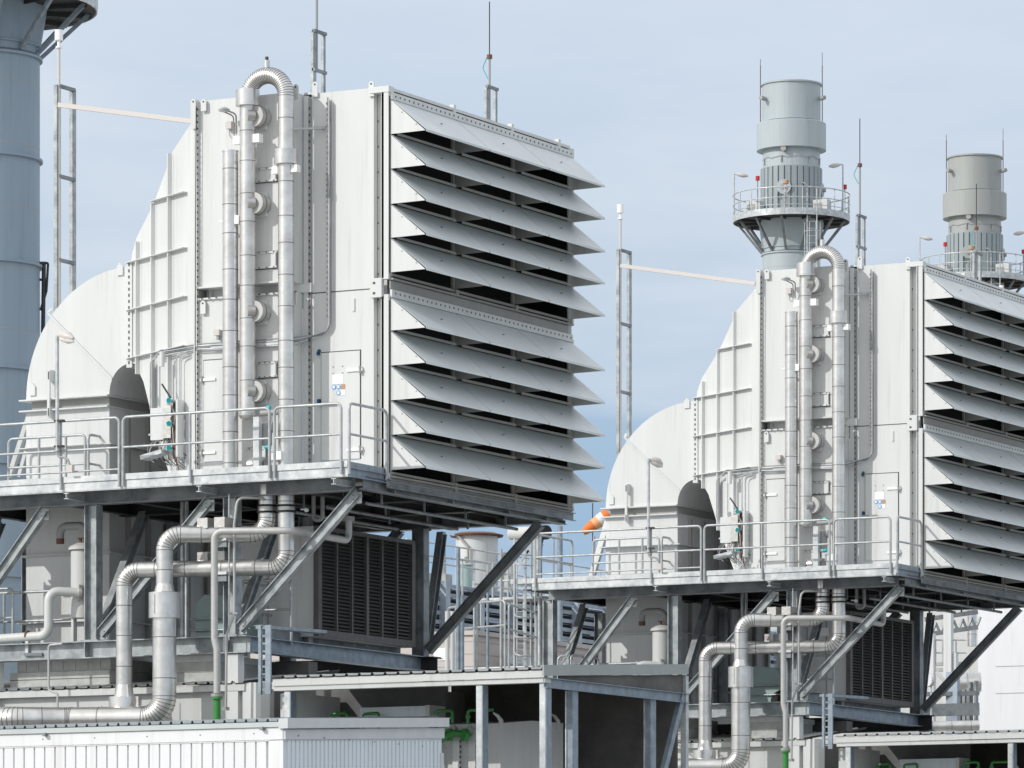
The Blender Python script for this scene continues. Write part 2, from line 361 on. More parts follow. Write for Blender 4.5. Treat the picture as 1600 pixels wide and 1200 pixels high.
# doors, signs
def door(px0, px1, py0, py1, y, sign):
    x0, x1 = X(px0, y), X(px1, y); z1 = Z(py0, x0, y); z0 = Z(py1, x0, y)
    d = mb('bolt').box(x0-.016, x1+.016, y-.004, y-.001, z0, z1+.018).use('white').box(x0, x1, y-.02, y-.002, z0, z1)
    o = d.build('door', fh)
    hx = x1 if sign else x0; sg = -1 if sign else 1
    for z in (z1-.32, z0+.15):
        mb('sign').box(hx-.06*sg, hx+.24*sg, y-.045, y-.022, z-.022, z+.022).use('under').cyl((hx-.02*sg, y-.045, z-.06), (hx-.02*sg, y-.045, z+.06), .022, 8).build('hinge', o)
    if sign:
        xc = (x0+x1)/2
        s_ = mb('sign').box(xc-.15, xc+.06, y-.026, y-.021, z1-.53, z1-.37)
        s_.box(xc+.01, xc+.09, y-.026, y-.021, z1-.72, z1-.63)
        s_.use('signr').box(xc+.01, xc+.09, y-.026, y-.021, z1-.62, z1-.54)
        s_.use('signb')
        for dx, dz in ((-.125, -.58), (-.035, -.58), (-.035, -.68)): s_.cyl((xc+dx, y-.027, z1+dz), (xc+dx, y-.021, z1+dz), .04, 14)
        s_.use('sign')
        for dx, dz in ((-.125, -.57), (-.035, -.57), (-.035, -.67)): s_.box(xc+dx-.02, xc+dx+.02, y-.03, y-.027, z1+dz-.03, z1+dz+.015)
        s_.use('under')
        for dx in (-.14, .04):
            for dz in (-.24, -.35): s_.cyl((xc+dx, y-.03, z1+dz), (xc+dx, y-.021, z1+dz), .012, 6)
        s_.build('warning_signs', o)
        mb('navy').box(x0-.075, x0-.035, y-.05, y-.001, z1-.03, z1+.03).box(x0-.05, x0-.02, y-.06, y-.001, z1+.02, z1+.06).use('navy').box(x0-.06, x0-.02, y-.06, y, z0+.95, z0+1.02).use('under').bar((x0-.06, y-.06, z0+.93), (x0+.28, y-.06, z0+.93), (0,0,1), .025, .025).build('latch', o)
door(503, 563, 552, 720, 0, True)
door(319, 352, 564, 722, -.3, False)
# access hatches behind the pipes
for px, py, wpx, hpx in ((412, 407, 42, 26), (412, 274, 42, 22), (418, 578, 30, 24), (402, 715, 30, 30)):
    x, y, z = S(px, py, -.3); wd, hd = wpx/82*.5, hpx/94*.5
    b = mb('bolt').box(x-wd-.012, x+wd+.014, -.306, -.302, z-hd-.014, z+hd+.012).use('white').box(x-wd, x+wd, -.33, -.307, z-hd, z+hd).box(x-wd-.02, x+wd+.02, -.35, -.33, z+hd-.03, z+hd).box(x-wd-.02, x+wd+.02, -.35, -.33, z-hd, z-hd+.03).box(x+wd-.03, x+wd, -.35, -.33, z-hd+.03, z+hd-.03)
    b.use('bolt')
    for i in range(4): b.box(x-wd+.05+i*wd*.55, x-wd+.07+i*wd*.55, -.36, -.35, z+hd-.02, z+hd-.005).box(x-wd+.05+i*wd*.55, x-wd+.07+i*wd*.55, -.36, -.35, z-hd+.005, z-hd+.02)
    b.build('access_hatch', fh)
# lifting lugs
def lug(px, py, y, hgt=.3, wd=.1, zt=None):
    x, _, z = S(px, py, y)
    mb('white').prism([(x-wd/2, y, z-hgt), (x+wd/2, y, z-hgt), (x+wd/2, y, z-.04), (x+.02, y, z), (x-.02, y, z), (x-wd/2, y, z-.04)], (0, -.025, 0)).use('bolt').cyl((x, y-.03, z-.045), (x, y-.02, z-.045), .016, 8).build('lifting_lug', fh)
for a in ((303, 155, -.37, .5), (319, 155, -.34, .2), (463, 132, -.34, .25), (493, 128, -.02, .25), (581, 127, -.02, .25), (318, 470, -.34, .22), (460, 455, -.34, .22)): lug(*a)
for y in (YB*.34, YB*.66, YB*.93): mb('white').box(-.08, .0, y-.04, y+.04, ZT-.1, ZT+.04).build('lifting_lug', fh)
mb('white').box(X(553, 0)-.02, X(553, 0)+.02, -.02, 0, zl(482), zl(462)).build('grab_plate', fh)

# ================================================================ INTAKE DUCT (transition, elbow, vertical duct)
xe = X(203, .9); YF, YK = .9, YB-.9
du = thing('intake_duct', 'white ribbed duct and round elbow behind the blue lamp post at the far left', 'duct', (xe-1, 3.3, 5.5), 'intake ducts with quarter round elbows')
du['label'] = 'white ribbed duct with quarter round elbow, on the nearer intake house beside the left chimney'
again(du, 'white ribbed duct with quarter round elbow on the rear intake house, beside the windsock')
xt = xL0-.03; yt = -.3
def tp(px, py):     # point on the slanting front face of the transition
    lo, hi_ = yt, YF
    for _ in range(40):
        m_ = (lo+hi_)/2; x = X(px, m_); yy = YF+(yt-YF)*(x-xe)/(xt-xe)
        if yy > m_: lo = m_
        else: hi_ = m_
    return Vector((x, m_, Z(py, x, m_)))
outl = [tp(205, 414), tp(206, 398), tp(213, 372), tp(241, 316), tp(270, 236), Vector((xt, yt, ZT-.25)), Vector((xt, yt, DECK-.1)), Vector((X(262, .1)+.15, .0, DECK-.1)), tp(238, 652), tp(224, 596), tp(211, 568), tp(205, 568)]
for p in outl: p.y = YF+(yt-YF)*(p.x-xe)/(xt-xe)
mir = [Vector((p.x, YB-p.y, p.z)) for p in outl]
n = len(outl)
mb('white').add(outl+mir, [list(range(n)), list(range(2*n-1, n-1, -1))]+[(i, i+n, (i+1) % n+n, (i+1) % n) for i in range(n)]).build('transition', du)
# ribs on the front face
nf = Vector((YF-yt, 0, 0)); fn = Vector((-(YF-yt), -(xt-xe), 0)).normalized()
rb = mb('white')
for px, p0, p1 in ((218, 378, 585), (242, 318, 665), (268, 240, 720)):
    a, c = tp(px, p0), tp(px, p1); rb.bar(a+fn*.04, c+fn*.04, fn, .08, .03)
    rb.bar(a+fn*.01+Vector((.03,0,0)), c+fn*.01+Vector((.03,0,0)), fn, .02, .09)
for q in ((240, 316, 293, 300), (204, 413, 293, 387), (204, 490, 293, 463), (204, 565, 293, 540)):
    zz = tp(q[2], q[3]).z; a = tp(q[0], q[1]); a.z = zz; c = tp(q[2], q[3]); c.z = zz
    rb.bar(a+fn*.05, c+fn*.05, fn, .10, .012)
rb.build('stiffener_ribs', du)
# elbow: quarter ring in the x-z plane
ez = Z(614, xe, YF); RO, RI = X(200, YF)-X(38, YF), .40
RZ = Z(416, xe, YF)-ez
prof = []
for k in range(25):
    t = k/24*math.pi/2; prof.append((xe-RO*math.sin(math.pi/2-t) if 0 else xe-RO*math.cos(t), ez+RZ*math.sin(t)))
inn = [(xe+.0-.42*math.cos(t/12*math.pi/2), ez+(Z(568, xe, YF)-ez)*math.sin(t/12*math.pi/2)) for t in range(13)][::-1]
pts = prof+inn; nn = len(pts)
e_ = mb('white')
vs = [(x, YF, z) for x, z in pts]+[(x, YK, z) for x, z in pts]
e_.add(vs, [list(range(nn))[::-1], list(range(nn, 2*nn))])
for i in range(nn):
    j = (i+1) % nn; e_.add([vs[i], vs[j], vs[j+nn], vs[i+nn]], [(0, 1, 2, 3)], False)
e_.bar((xe-RO*.78, YF-.02, ez+RZ*.68), (xe-.34, YF-.02, ez+.26), (0, 1, 0), .05, .03)
e_.bar((xe-RO*.78-.13, YF+.3, ez+RZ*.68+.12), (xe-RO*.78, YF-.03, ez+RZ*.68), (0, 0, 1), .02, .05)
e_.build('elbow', du)
b = mb('white').box(xe-.02, xe+.09, YF-.08, YF+.1, Z(568, xe, YF)-.08, Z(411, xe, YF)).box(xe-.02, xe+.09, YF+.1, YK, Z(411, xe, YF)-.06, Z(411, xe, YF)).use('bolt')
zz = Z(568, xe, YF)-.02
while zz < Z(416, xe, YF): b.box(xe+.02, xe+.045, YF-.086, YF-.08, zz, zz+.05); zz += .105
b.build('bolted_flange', du)
xv0, xv1 = xe-RO, xe-.42
b = mb('white').box(xv0, xv1, YF, YK, Z(1000, xe, YF)-.4, Z(634, xe, YF)).use('under').box(xv0+.08, xv1-.04, YF+.06, YK-.06, Z(634, xe, YF), ez)
b.use('white')
b.box(xv0+.02, xv1-.02, YF-.02, YF, Z(985, xe, YF)-.2, Z(984, xe, YF)-.19)
b.build('vertical_duct', du)
for py in (616, 633):
    z = Z(py, xe, YF); mb('white').box(xv0-.09, xv1+.02, YF-.1, YK+.1, z-.012, z+.012).build('flange_plate', du)
for py in (692, 862, 968):
    z = Z(py, xe, YF); mb('white').box(xv0-.12, xv1+.1, YF-.11, YK+.1, z-.009, z+.009).build('stiffener_plate', du)
b = mb('under')
for k in range(7): b.box(xv1, xv1+.07, YF+.5+k*.65, YF+.58+k*.65, Z(1000, xe, YF), Z(640, xe, YF))
b.build('side_ribs', du)
x_, _, z_ = S(76, 660, YF-.12)
b = mb('white').box(x_-.02, x_+.03, YF-.14, YF-.10, Z(652, x_, YF), Z(580, x_, YF))
for pp in (588, 645): b.box(x_-.02, x_+.04, YF-.12, YF, Z(pp+9, x_, YF), Z(pp-9, x_, YF)).use('bolt').box(x_-.0, x_+.02, YF-.145, YF-.14, Z(pp+6, x_, YF), Z(pp-6, x_, YF)).use('white')
b.build('mounting_bracket', du)
for px, py in ((187, 412), (50, 600)):
    x, y, z = S(px, py, YF-.03); mb('white').prism([(x-.06, y, z-.2), (x+.06, y, z-.2), (x+.06, y, z-.04), (x, y, z+.02), (x-.06, y, z-.04)], (0, .025, 0)).build('lifting_lug', du)

# ================================================================ PIPES ON THE SIDE WALL
GP = 'aluminium clad pipes in front of the intake casings'
yp = -.56
def clamp(b, x, y, z, r, m='sign'):
    b.use(m).box(x-r-.13, x-r+.01, y-.06, y+.06, z-.07, z+.07).box(x+r-.01, x+r+.13, y-.06, y+.06, z-.07, z+.07)
x1_, x2_, x3_ = X(360, -.6), X(387, yp), X(447, yp)
t = thing('capped_pipe', 'straight clad standpipe with flat capped top, leftmost pipe on the nearer house', 'pipe', (x1_, -.6, DECK), GP)
again(t, 'straight clad standpipe with flat capped top, leftmost pipe on the rear house')
mb('clad').clad([(x1_, -.6, DECK), (x1_, -.6, Z(238, x1_, -.6))], .131, seam=.55).build('pipe', t)
mb('clad').cyl((x1_, -.6, Z(238, x1_, -.6)), (x1_, -.6, Z(235.5, x1_, -.6)), .138, 20).build('cap', t)
z = Z(345, x1_, -.6); mb('sign').box(x1_+.12, x1_+.2, -.67, -.53, z-.07, z+.07).build('pipe_clamp', t); mb('sign').box(x1_-.22, x1_-.12, -.62, -.58, z-.015, z+.015).build('bracket', t)
t = thing('looped_pipe', 'clad pipe looping over in an upside down U, on the nearer house', 'pipe', (x3_, yp, DECK), GP)
again(t, 'clad pipe looping over in an upside down U, on the rear house')
zu = Z(150, x3_, yp)
arc = [(x2_+(x3_-x2_)/2-(x3_-x2_)/2*math.cos(k*math.pi/16), yp, zu+(x3_-x2_)/2*math.sin(k*math.pi/16)) for k in range(17)]
b = mb('clad').tube([(x2_, yp, Z(648, x2_, yp))]+arc+[(x3_, yp, DECK-.05)], .133, 22)
b.use('seam')
for k in range(33):
    th = k*math.pi/32; c = Vector((x2_+(x3_-x2_)/2-(x3_-x2_)/2*math.cos(th), yp, zu+(x3_-x2_)/2*math.sin(th))); tn = Vector((math.sin(th), 0, math.cos(th)))
    b.tube([c-tn*.004, c+tn*.004], .1375, 22)
for x, a0, a1, sgn in ((x2_, 205, 640, 0), (x3_, 185, 715, 9)):
    py = a0
    while py < a1: z = Z(py, x, yp); b.tube([(x, yp, z-.006), (x, yp, z+.006)], .136, 22); py += 42+((py*7) % 13)
b.build('pipe', t)
z = Z(166, x2_, yp); mb('clad').cyl((x2_, yp, z), (x2_, yp, Z(141, x2_, yp)), .2, 24).build('collar', t)
z = Z(257, x3_, yp); mb('clad').cyl((x3_, yp, z), (x3_, yp, Z(234, x3_, yp)), .2, 24).build('collar', t)
mb('clad2').lathe((x2_, yp), [(.133, Z(648, x2_, yp)), (.15, Z(646, x2_, yp)), (.15, Z(650, x2_, yp)), (.12, Z(654, x2_, yp)), (.02, Z(656, x2_, yp))], 20).build('end_cap', t)
xm = (x2_+x3_)/2; zt_ = zu+(x3_-x2_)/2
mb('clad').cyl((xm, yp, zt_+.1), (xm, yp, zt_+.25), .05, 10).use('bolt').cyl((xm, yp, zt_+.25), (xm, yp, zt_+.31), .03, 8).build('vent_valve', t)
for xa, xb, ya_, yb_, py, za, zb_ in ((x3_-.24, x3_-.13, -.06, .06, 264, -.07, .05), (x3_+.13, x3_+.24, -.06, .06, 264, -.07, .05), (x2_-.26, x2_-.13, -.05, .05, 212, -.07, .06), (x2_+.12, x2_+.25, -.05, .08, 212, -.07, .07), (x3_-.22, x3_+.02, -.2, -.12, 714, -.06, .08)):
    z = Z(py, x3_, yp); mb('sign').box(xa, xb, yp+ya_, yp+yb_, z+za, z+zb_).build('pipe_clamp', t)
for py in (182, 318, 487, 612):
    z = Z(py, x2_, yp)
    mb('clad2').cyl((x2_+.04, yp-.09, z), (x2_+.13, yp, z), .1, 18).use('pgrey').cyl((x2_+.13, yp-.02, z), (x2_+.13, -.31, z), .175, 22).use('seam').tube([(x2_+.13, yp+.1, z), (x2_+.13, yp+.115, z)], .182, 22).use('white').box(x2_-.2, x2_+.24, -.36, -.303, z-.2, z+.2).build('branch_nozzle', t)
# valve set by the pipe foot
t = thing('valve_assembly', 'small grey valve bodies with green knobs by the looped pipe foot on the nearer deck', 'valve', (x2_+.3, -.8, DECK), 'valve sets at the pipe feet')
again(t, 'small grey valve bodies with green knobs by the looped pipe foot on the rear deck')
xq = X(407, -.7)
mb('galv').box(X(402, -.9)-.05, X(402, -.9)+.06, -.95, -.85, DECK, DECK+.95).build('post', t)
mb('clad2').cyl((xq, -.7, DECK+.05), (xq, -.7, DECK+.3), .15, 16).cyl((xq-.2, -.7, DECK+.18), (xq+.14, -.7, DECK+.18), .12, 14).build('fitting', t)
b = mb('cable').cyl((xq-.05, -.7, DECK+.8), (xq+.25, -.7, DECK+.8), .08, 12).cyl((xq+.1, -.7, DECK+.5), (xq+.1, -.7, DECK+.85), .11, 14).cyl((xq-.05, -.6, DECK+1.05), (xq+.3, -.6, DECK+1.05), .05, 10)
b.build('valve_body', t)
for zz in (1.1, .45): mb('teal').cyl((xq+.18, -.82, DECK+zz), (xq+.26, -.82, DECK+zz), .04, 12).build('knob', t)

# cable tray / conduits
t = thing('cable_conduit', 'grey cable conduits running down and around the nearer intake casing', 'conduit', (X(513, -.05), -.05, 12), 'cable conduits on the intake casings')
again(t, 'grey cable conduits running down and around the rear intake casing')
b = mb('galv')
yq = -.06
zc = Z(524, X(500, yq), yq)
for k, dx in enumerate((0, .03, .055)):
    xx = X(512, yq)+dx
    b.use(('cable', 'galv', 'galvd')[k]).pipe([(xx, yq-.01*k, Z(152+k*3, xx, yq)), (xx, yq-.01*k, zc+dx), (X(487, yq)-.1, yq-.01*k, zc-.0-.02*k)], .014, .14+dx, 8)
b.build('downcomer', t)
b = mb('cable')
zz = zc+.3
while zz < ZT-.2: b.box(X(510.5, yq), X(510.5, yq)+.012, yq-.03, 0, zz, zz+.04); zz += .09
b.build('tray_clips', t)
b = mb('galvd')
for k in range(4):
    z0 = Z(527, X(459, -.4), -.4)-.04*k
    b.use(('cable', 'galv', 'galvd', 'galv')[k]).pipe([(X(486, -.1)-.06, -.1, zc-.02*k), (xL1-.05, -.38, z0), (X(310, -.36), -.36-.01*k, Z(538, xL0, -.36)-.03*k), tuple(tp(258, 548)+fn*(.1+.01*k)-Vector((0, 0, .035*k))), tuple(tp(246-k, 565)+fn*.1), tuple(tp(246-k, 640)+fn*.1)], .012, .12, 7)
b.use('galv')
for px0, py0, px1, py1 in ((283, 556, 275, 650), (288, 560, 280, 650)):
    b.pipe([tuple(tp(300, 550+py0-556)+fn*.09), tuple(tp(px0, py0)+fn*.09), tuple(tp(px0, py1)+fn*.09)], .014, .1, 8)
b.build('branch_conduits', t)
b = mb('galv')
z = Z(198, X(480, -.3), -.3)
b.bar((xL1-.2, -.36, z-.02), (X(509, -.05), -.05, z+.0), (0, 0, 1), .03, .05)
b.box(X(330, -.38), xL1, -.40, -.36, Z(546, xL0, -.36)-.02, Z(546, xL0, -.36)+.02)
b.build('support_rail', t)
mb('cablebk').pipe([(X(306.5, -.4), -.4, ZT-.1), (X(305.5, -.4), -.4, 14), (X(305, -.4), -.4, 12), (X(306, -.4), -.4, DECK)], .008, .1, 6).build('earth_cable', t)

mb('cable').pipe([(X(509, -.03), -.03, Z(198, X(509, -.03), -.03)), (X(505, -.03), -.03, Z(199, X(505, -.03), -.03)), (X(489, -.03), -.03, Z(199, X(489, -.03), -.03))], .012, .03, 6).build('cross_conduit', t)
# small fixture high on the casing
t = thing('wall_lamp', 'small bracket lamp and socket box high on the nearer casing left of the looped pipe', 'lamp', S(365, 180, -.35), 'small bracket lamps high on the casings')
again(t, 'small bracket lamp and socket box high on the rear casing left of the looped pipe')
p = S(369, 210, -.4); q_ = S(369, 178, -.45); q2 = S(350, 171, -.6)
mb('cable').pipe([p, q_, q2], .014, .08, 8).pipe([(p[0]-.05, p[1], p[2]), (q_[0]-.05, q_[1], q_[2]-.03), (q2[0], q2[1], q2[2]-.04)], .012, .08, 8).build('bracket', t)
mb('galv').lathe(q2, [(.02, q2[2]-.05), (.09, q2[2]-.03), (.1, q2[2]), (.04, q2[2]+.04)], 14).build('lamp_head', t)
x, y, z = S(360, 197, -.34); mb('lamp').box(x-.06, x+.05, -.4, -.3, z-.05, z+.07).use('cable').pipe([(x, -.38, z-.05), (x+.02, -.38, z-.2), (x+.1, -.38, z-.22)], .008, .06, 6).build('socket_box', t)
x, y, z = S(341, 520, -.34)
t2 = thing('socket_box', 'little grey junction box on the nearer casing beside the capped pipe', 'junction box', (x, y, z), 'junction boxes beside the capped pipes')
again(t2, 'little grey junction box on the rear casing beside the capped pipe')
mb('lamp').box(x-.06, x+.05, -.4, -.301, z-.05, z+.05).build('box', t2); mb('cable').box(x-.01, x+.03, -.38, -.34, z-.12, z-.05).build('gland', t2)

# ================================================================ INSTRUMENT CABINET with teal gauges
cb = thing('instrument_cabinet', 'grey cabinet with three teal gauges and loose cables on the nearer deck', 'cabinet', S(254, 715, -.15), 'instrument cabinets on the decks')
again(cb, 'grey cabinet with three teal gauges and loose cables on the rear deck')
yc = -.2; x0, x1 = X(235, yc), X(263, yc); z0, z1 = Z(688, x0, yc), Z(638, x0, yc)
mb('white').box(x0, x1-.1, yc, yc+.22, z0, z1).box(x0-.03, x0, yc-.01, yc+.02, z0+.08, z0+.11).build('housing', cb)
mb('clad2').box(x1-.1, x1+.06, yc-.02, yc+.2, z0+.02, z1+.03).build('side_panel', cb)
for py in (626, 662, 700):
    x, y, z = S(266, py, yc-.12); o = mb('sign').cyl((x-.07, y, z), (x+.0, y+.05, z), .045, 14).build('gauge', cb)
    mb('teal').cyl((x-.005, y-.04, z), (x+.01, y-.055, z), .043, 16).use('cable').cyl((x, y-.03, z), (x, y+.12, z), .03, 10).build('gauge_cap', o)
b = mb('white').box(X(282, yc), X(285, yc), yc-.15, yc+.05, Z(716, x1, yc), Z(627, x1, yc)).use('cablebk').box(X(270, yc), X(272, yc)+.02, yc, yc+.04, Z(700, x1, yc), Z(628, x1, yc)); b.build('mounting_rail', cb)
b = mb('cable')
for k in range(16):
    a = Vector((x0+.08+k*.035, yc+.06, z0+.02)); r1 = random.uniform(-.12, .12); r2 = random.uniform(.2, .42)
    b.use(random.choice(('cable', 'lamp', 'cablebk', 'cable'))).pipe([a, a+Vector((r1, -.08, -r2*.5)), a+Vector((r1*1.5, -.05, -r2)), a+Vector((r1+.1, .05, -r2-.12))], .008, .08, 5)
for k in range(16):
    x = X(272+k % 5*2.2, yc); z = Z(640+k*5, x, yc); b.use(random.choice(('cable', 'lamp', 'rust'))).pipe([(x, yc-.05, z), (x+random.uniform(-.06, .1), yc-.1, z-.1), (x+.03, yc-.06, z-.3)], .009, .05, 5)
b.build('cables', cb)
a = Vector(S(225, 716, yc-.2)); c = Vector(S(258, 706, yc-.2)); mb('galv').bar(a, c, (0, 0, 1), .07, .25).build('tray', cb)
p1, p2, p3 = S(253, 600, yc), S(258, 608, yc), S(267, 622, yc); mb('cablebk').pipe([p1, p2, p3], .016, .1, 6).build('hose', cb)
x, y, z = S(258, 560, -.05); mb('white').cyl((x, y-.1, z-.15), (x, y-.1, z+.1), .045, 10).cyl((x-.07, y-.08, z-1.0), (x-.07, y-.08, z+.05), .025, 8).build('beacon', cb)

# ================================================================ DECK / PLATFORM
pf = thing('access_platform', 'galvanised steel deck and edge beams under the nearer intake house', 'platform', (-4, 2, 9.2), 'raised steel decks under the intake houses')
again(pf, 'galvanised steel deck and edge beams under the rear intake house')
YFR = -1.3; XE = -.06; XW = -8.42
mb('galv').box(XW, XE-.05, YFR+.03, .5, DECK-.03, DECK).box(XW, -6.0, .5, .9, DECK-.03, DECK).build('deck', pf)
b = mb('galv')
b.box(XW, XE, YFR-.012, YFR, DECK-.004, DECK+.095)
b.build('toe_board', pf)
b = mb('galv').chan((XW, YFR+.012, DECK-.085), (XE, YFR+.012, DECK-.085), (0, 0, 1), .15, .06, side=-1)
b.use('bluegal').box(XE-.012, XE, YFR+.0, -.06, DECK, DECK+.09).chan((XE-.012, YFR+.02, DECK-.085), (XE-.012, -.06, DECK-.085), (0, 0, 1), .15, .06)  # right end turned blue: its skylit shade is in the colour
b.build('edge_channel', pf)
# main beams below (galvanised I sections)
ZB = 9.62; HB = .25
yb0 = -.72
for y, x1b in ((yb0, -.25), (YB-.6, -.15)):
    mb('galvd').ibeam((XW+.1, y, ZB+.0), (x1b, y, ZB), (0, 0, 1), HB, .2, .016).build('main_beam', pf)
for y in (1.3, 3.4): mb('dark').ibeam((XW+.3, y, ZB), (-.3, y, ZB), (0, 0, 1), HB, .2, .016).build('main_beam', pf)  # inner beams near black: shade under the deck put into their colour
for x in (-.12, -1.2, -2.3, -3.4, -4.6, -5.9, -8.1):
    mb('galvd' if x > -.2 else 'dark').ibeam((x, yb0+.02, ZB+.0), (x, YB-.1, ZB+.0), (0, 0, 1), HB-.03, .16, .014).build('cross_beam', pf)  # only the outermost stays grey, the rest have deck shade in the colour
for px in (116, 323, 533):
    x, y, z = S(px, 750, YFR+.25); z = DECK-.17
    mb('galv').ibeam((x, YFR+.0, z-.055), (x, yb0+.0, z-.055), (0, 0, 1), .10, .09, .012).build('deck_bracket', pf)
b = mb('dark')  # underside framing darkened in colour to carry the deck's shade
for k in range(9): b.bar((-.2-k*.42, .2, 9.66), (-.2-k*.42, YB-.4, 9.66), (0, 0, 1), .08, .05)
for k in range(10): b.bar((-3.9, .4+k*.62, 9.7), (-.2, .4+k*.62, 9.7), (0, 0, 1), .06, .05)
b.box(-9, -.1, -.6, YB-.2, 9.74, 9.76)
b.use('galvd')
for k in range(3):
    x = -.45-k*.75; b.cyl((x, .0, 9.36-.03*k), (x, YB-1.2-k*.8, 9.36-.03*k), .028, 8)
    for j in range(4): b.bar((x, .5+j*1.45, 9.36), (x, .5+j*1.45, 9.7), (1, 0, 0), .03, .03)
b.build('floor_framing', pf)
b = mb('galvd').chan((-.02, -.1, 9.66), (-.02, YB+.1, 9.66), (0, 0, 1), .14, .06)
b.use('galvd')
for y in (.2, 2.2, 4.2, 5.6, YB-.2): b.box(-.16, -.02, y-.01, y+.01, 9.515, 9.58)
b.build('louvre_edge_beam', pf)

# guard rails
GR = 'galvanised guard rails'
def guard(label, a, c, posts, label2=None, zd=None, h=1.05, r=.024, mat_='rail', low=None, grp=GR):
    zd = DECK-.12 if zd is None else zd; a, c = Vector(a), Vector(c); d = (c-a)
    t = thing('guard_rail', label, 'railing', (*((a+c)/2).xy, zd), grp)
    zt = zd+h+.1; a0 = Vector((a.x, a.y, zd)); c0 = Vector((c.x, c.y, zd))
    mb(mat_).pipe([a0, (a.x, a.y, zt), (c.x, c.y, zt), c0], r, .09, 10).build('hoop', t)
    mb(mat_).pipe([(a.x, a.y, zt-.5), (c.x, c.y, zt-.5)], r*.85, .1, 8).build('mid_rail', t)
    if low: mb(mat_).pipe([(a.x, a.y, zt-low), (c.x, c.y, zt-low)], r*.7, .1, 8).build('low_rail', t)
    for f in posts:
        q = a+d*f; mb(mat_).cyl((q.x, q.y, zd), (q.x, q.y, zt), r, 8).build('post', t)
    if label2: again(t, label2)
    return t
yr = YFR-.035
guard('short guard rail by the louvres along the nearer deck front, between pipes and corner', (X(429, yr), yr, 0), (X(533, yr), yr, 0), [], 'short guard rail by the louvres along the rear deck front, between pipes and corner')
guard('long guard rail in front of the capped pipe on the nearer deck', (X(192, yr), yr, 0), (X(421, yr), yr, 0), [(298-192)/(421-192)], 'long guard rail in front of the capped pipe on the rear deck')
guard('guard rail carrying the lamp post on the nearer deck, cut by the left edge', (XW+.1, yr, 0), (X(186, yr), yr, 0), [ (X(95, yr)-XW-.1)/(X(186, yr)-XW-.1)], 'guard rail carrying the lamp post on the rear deck, left end', low=.86)
guard('guard rail turning the corner beside the louvres at the right end of the nearer deck', (XE+.03, YFR, 0), (XE+.03, -.08, 0), [], 'guard rail turning the corner beside the louvres at the right end of the rear deck')
guard('inner guard rail between lamp post and elbow duct on the nearer deck', (XW+.5, .55, 0), (X(133, .55), .55, 0), [.4, .75], 'inner guard rail between lamp post and elbow duct on the rear deck')
xg = X(138, .55); guard('inner guard rail running back beside the vertical duct of the nearer unit', (xg, .55, 0), (xg, 2.7, 0), [.8], 'inner guard rail running back beside the vertical duct of the rear unit')

guard('end guard rail across the left end of the nearer deck', (XW+.03, YFR+.05, 0), (XW+.03, .5, 0), [.5], 'end guard rail across the left end of the rear deck beside the ladder')
# lamp post on the deck
def lamp_post(label, head):
    x = X(91, yr-.04); y = yr-.07
    t = thing('lamp_post', label, 'lamp post', (x, y, DECK), 'lamp posts on the deck rails')
    mb('galv').cyl((x, y, Z(705, x, y)), (x, y, Z(524, x, y)), .032, 12).use('cablebk').box(x-.05, x+.12, y-.03, y+.05, Z(659, x, y), Z(656, x, y)).box(x-.05, x+.12, y-.03, y+.05, Z(699, x, y), Z(696, x, y)).build('pole', t)
    zt = Z(524, x, y)
    q = mb('galv').cyl((x, y, zt), (x+.12*head[0], y+.12*head[1], zt-.03), .03, 8).build('arm', t)
    hx, hy = head
    pts = [Vector((x+hx*s, y+hy*s, zt+dz)) for s, dz in ((.06, .0), (.16, -.01), (.3, -.05), (.42, -.09))]
    mb('lamp').tube(pts, .05, 14, radii=[.045, .075, .085, .03]).build('lamp_head', t)
    pts = [p-Vector((0, 0, .05)) for p in pts]
    mb('lens').tube(pts, .05, 14, radii=[.02, .065, .07, .02]).build('diffuser', t)
    mb('cable').pipe([(x, y, Z(700, x, y)), (x, y, Z(714, x, y)), (x+.2, y, Z(716, x, y)), (x+.26, y, Z(730, x, y))], .02, .1, 8).build('cable', t)
    zb = Z(732, x, y); mb('lamp').box(x+.2, x+.32, y-.04, y+.04, zb-.08, zb+.04).build('switch_box', t)
    return t
lamp_post('post with drooping round lamp head standing on the nearer deck rail', (.9, -.2))
t = lamp_post('post with slim lamp head seen edge on, on the rear deck rail', (.45, .65)); t.location += Vector((sa*PITCH, ca*PITCH, 0))

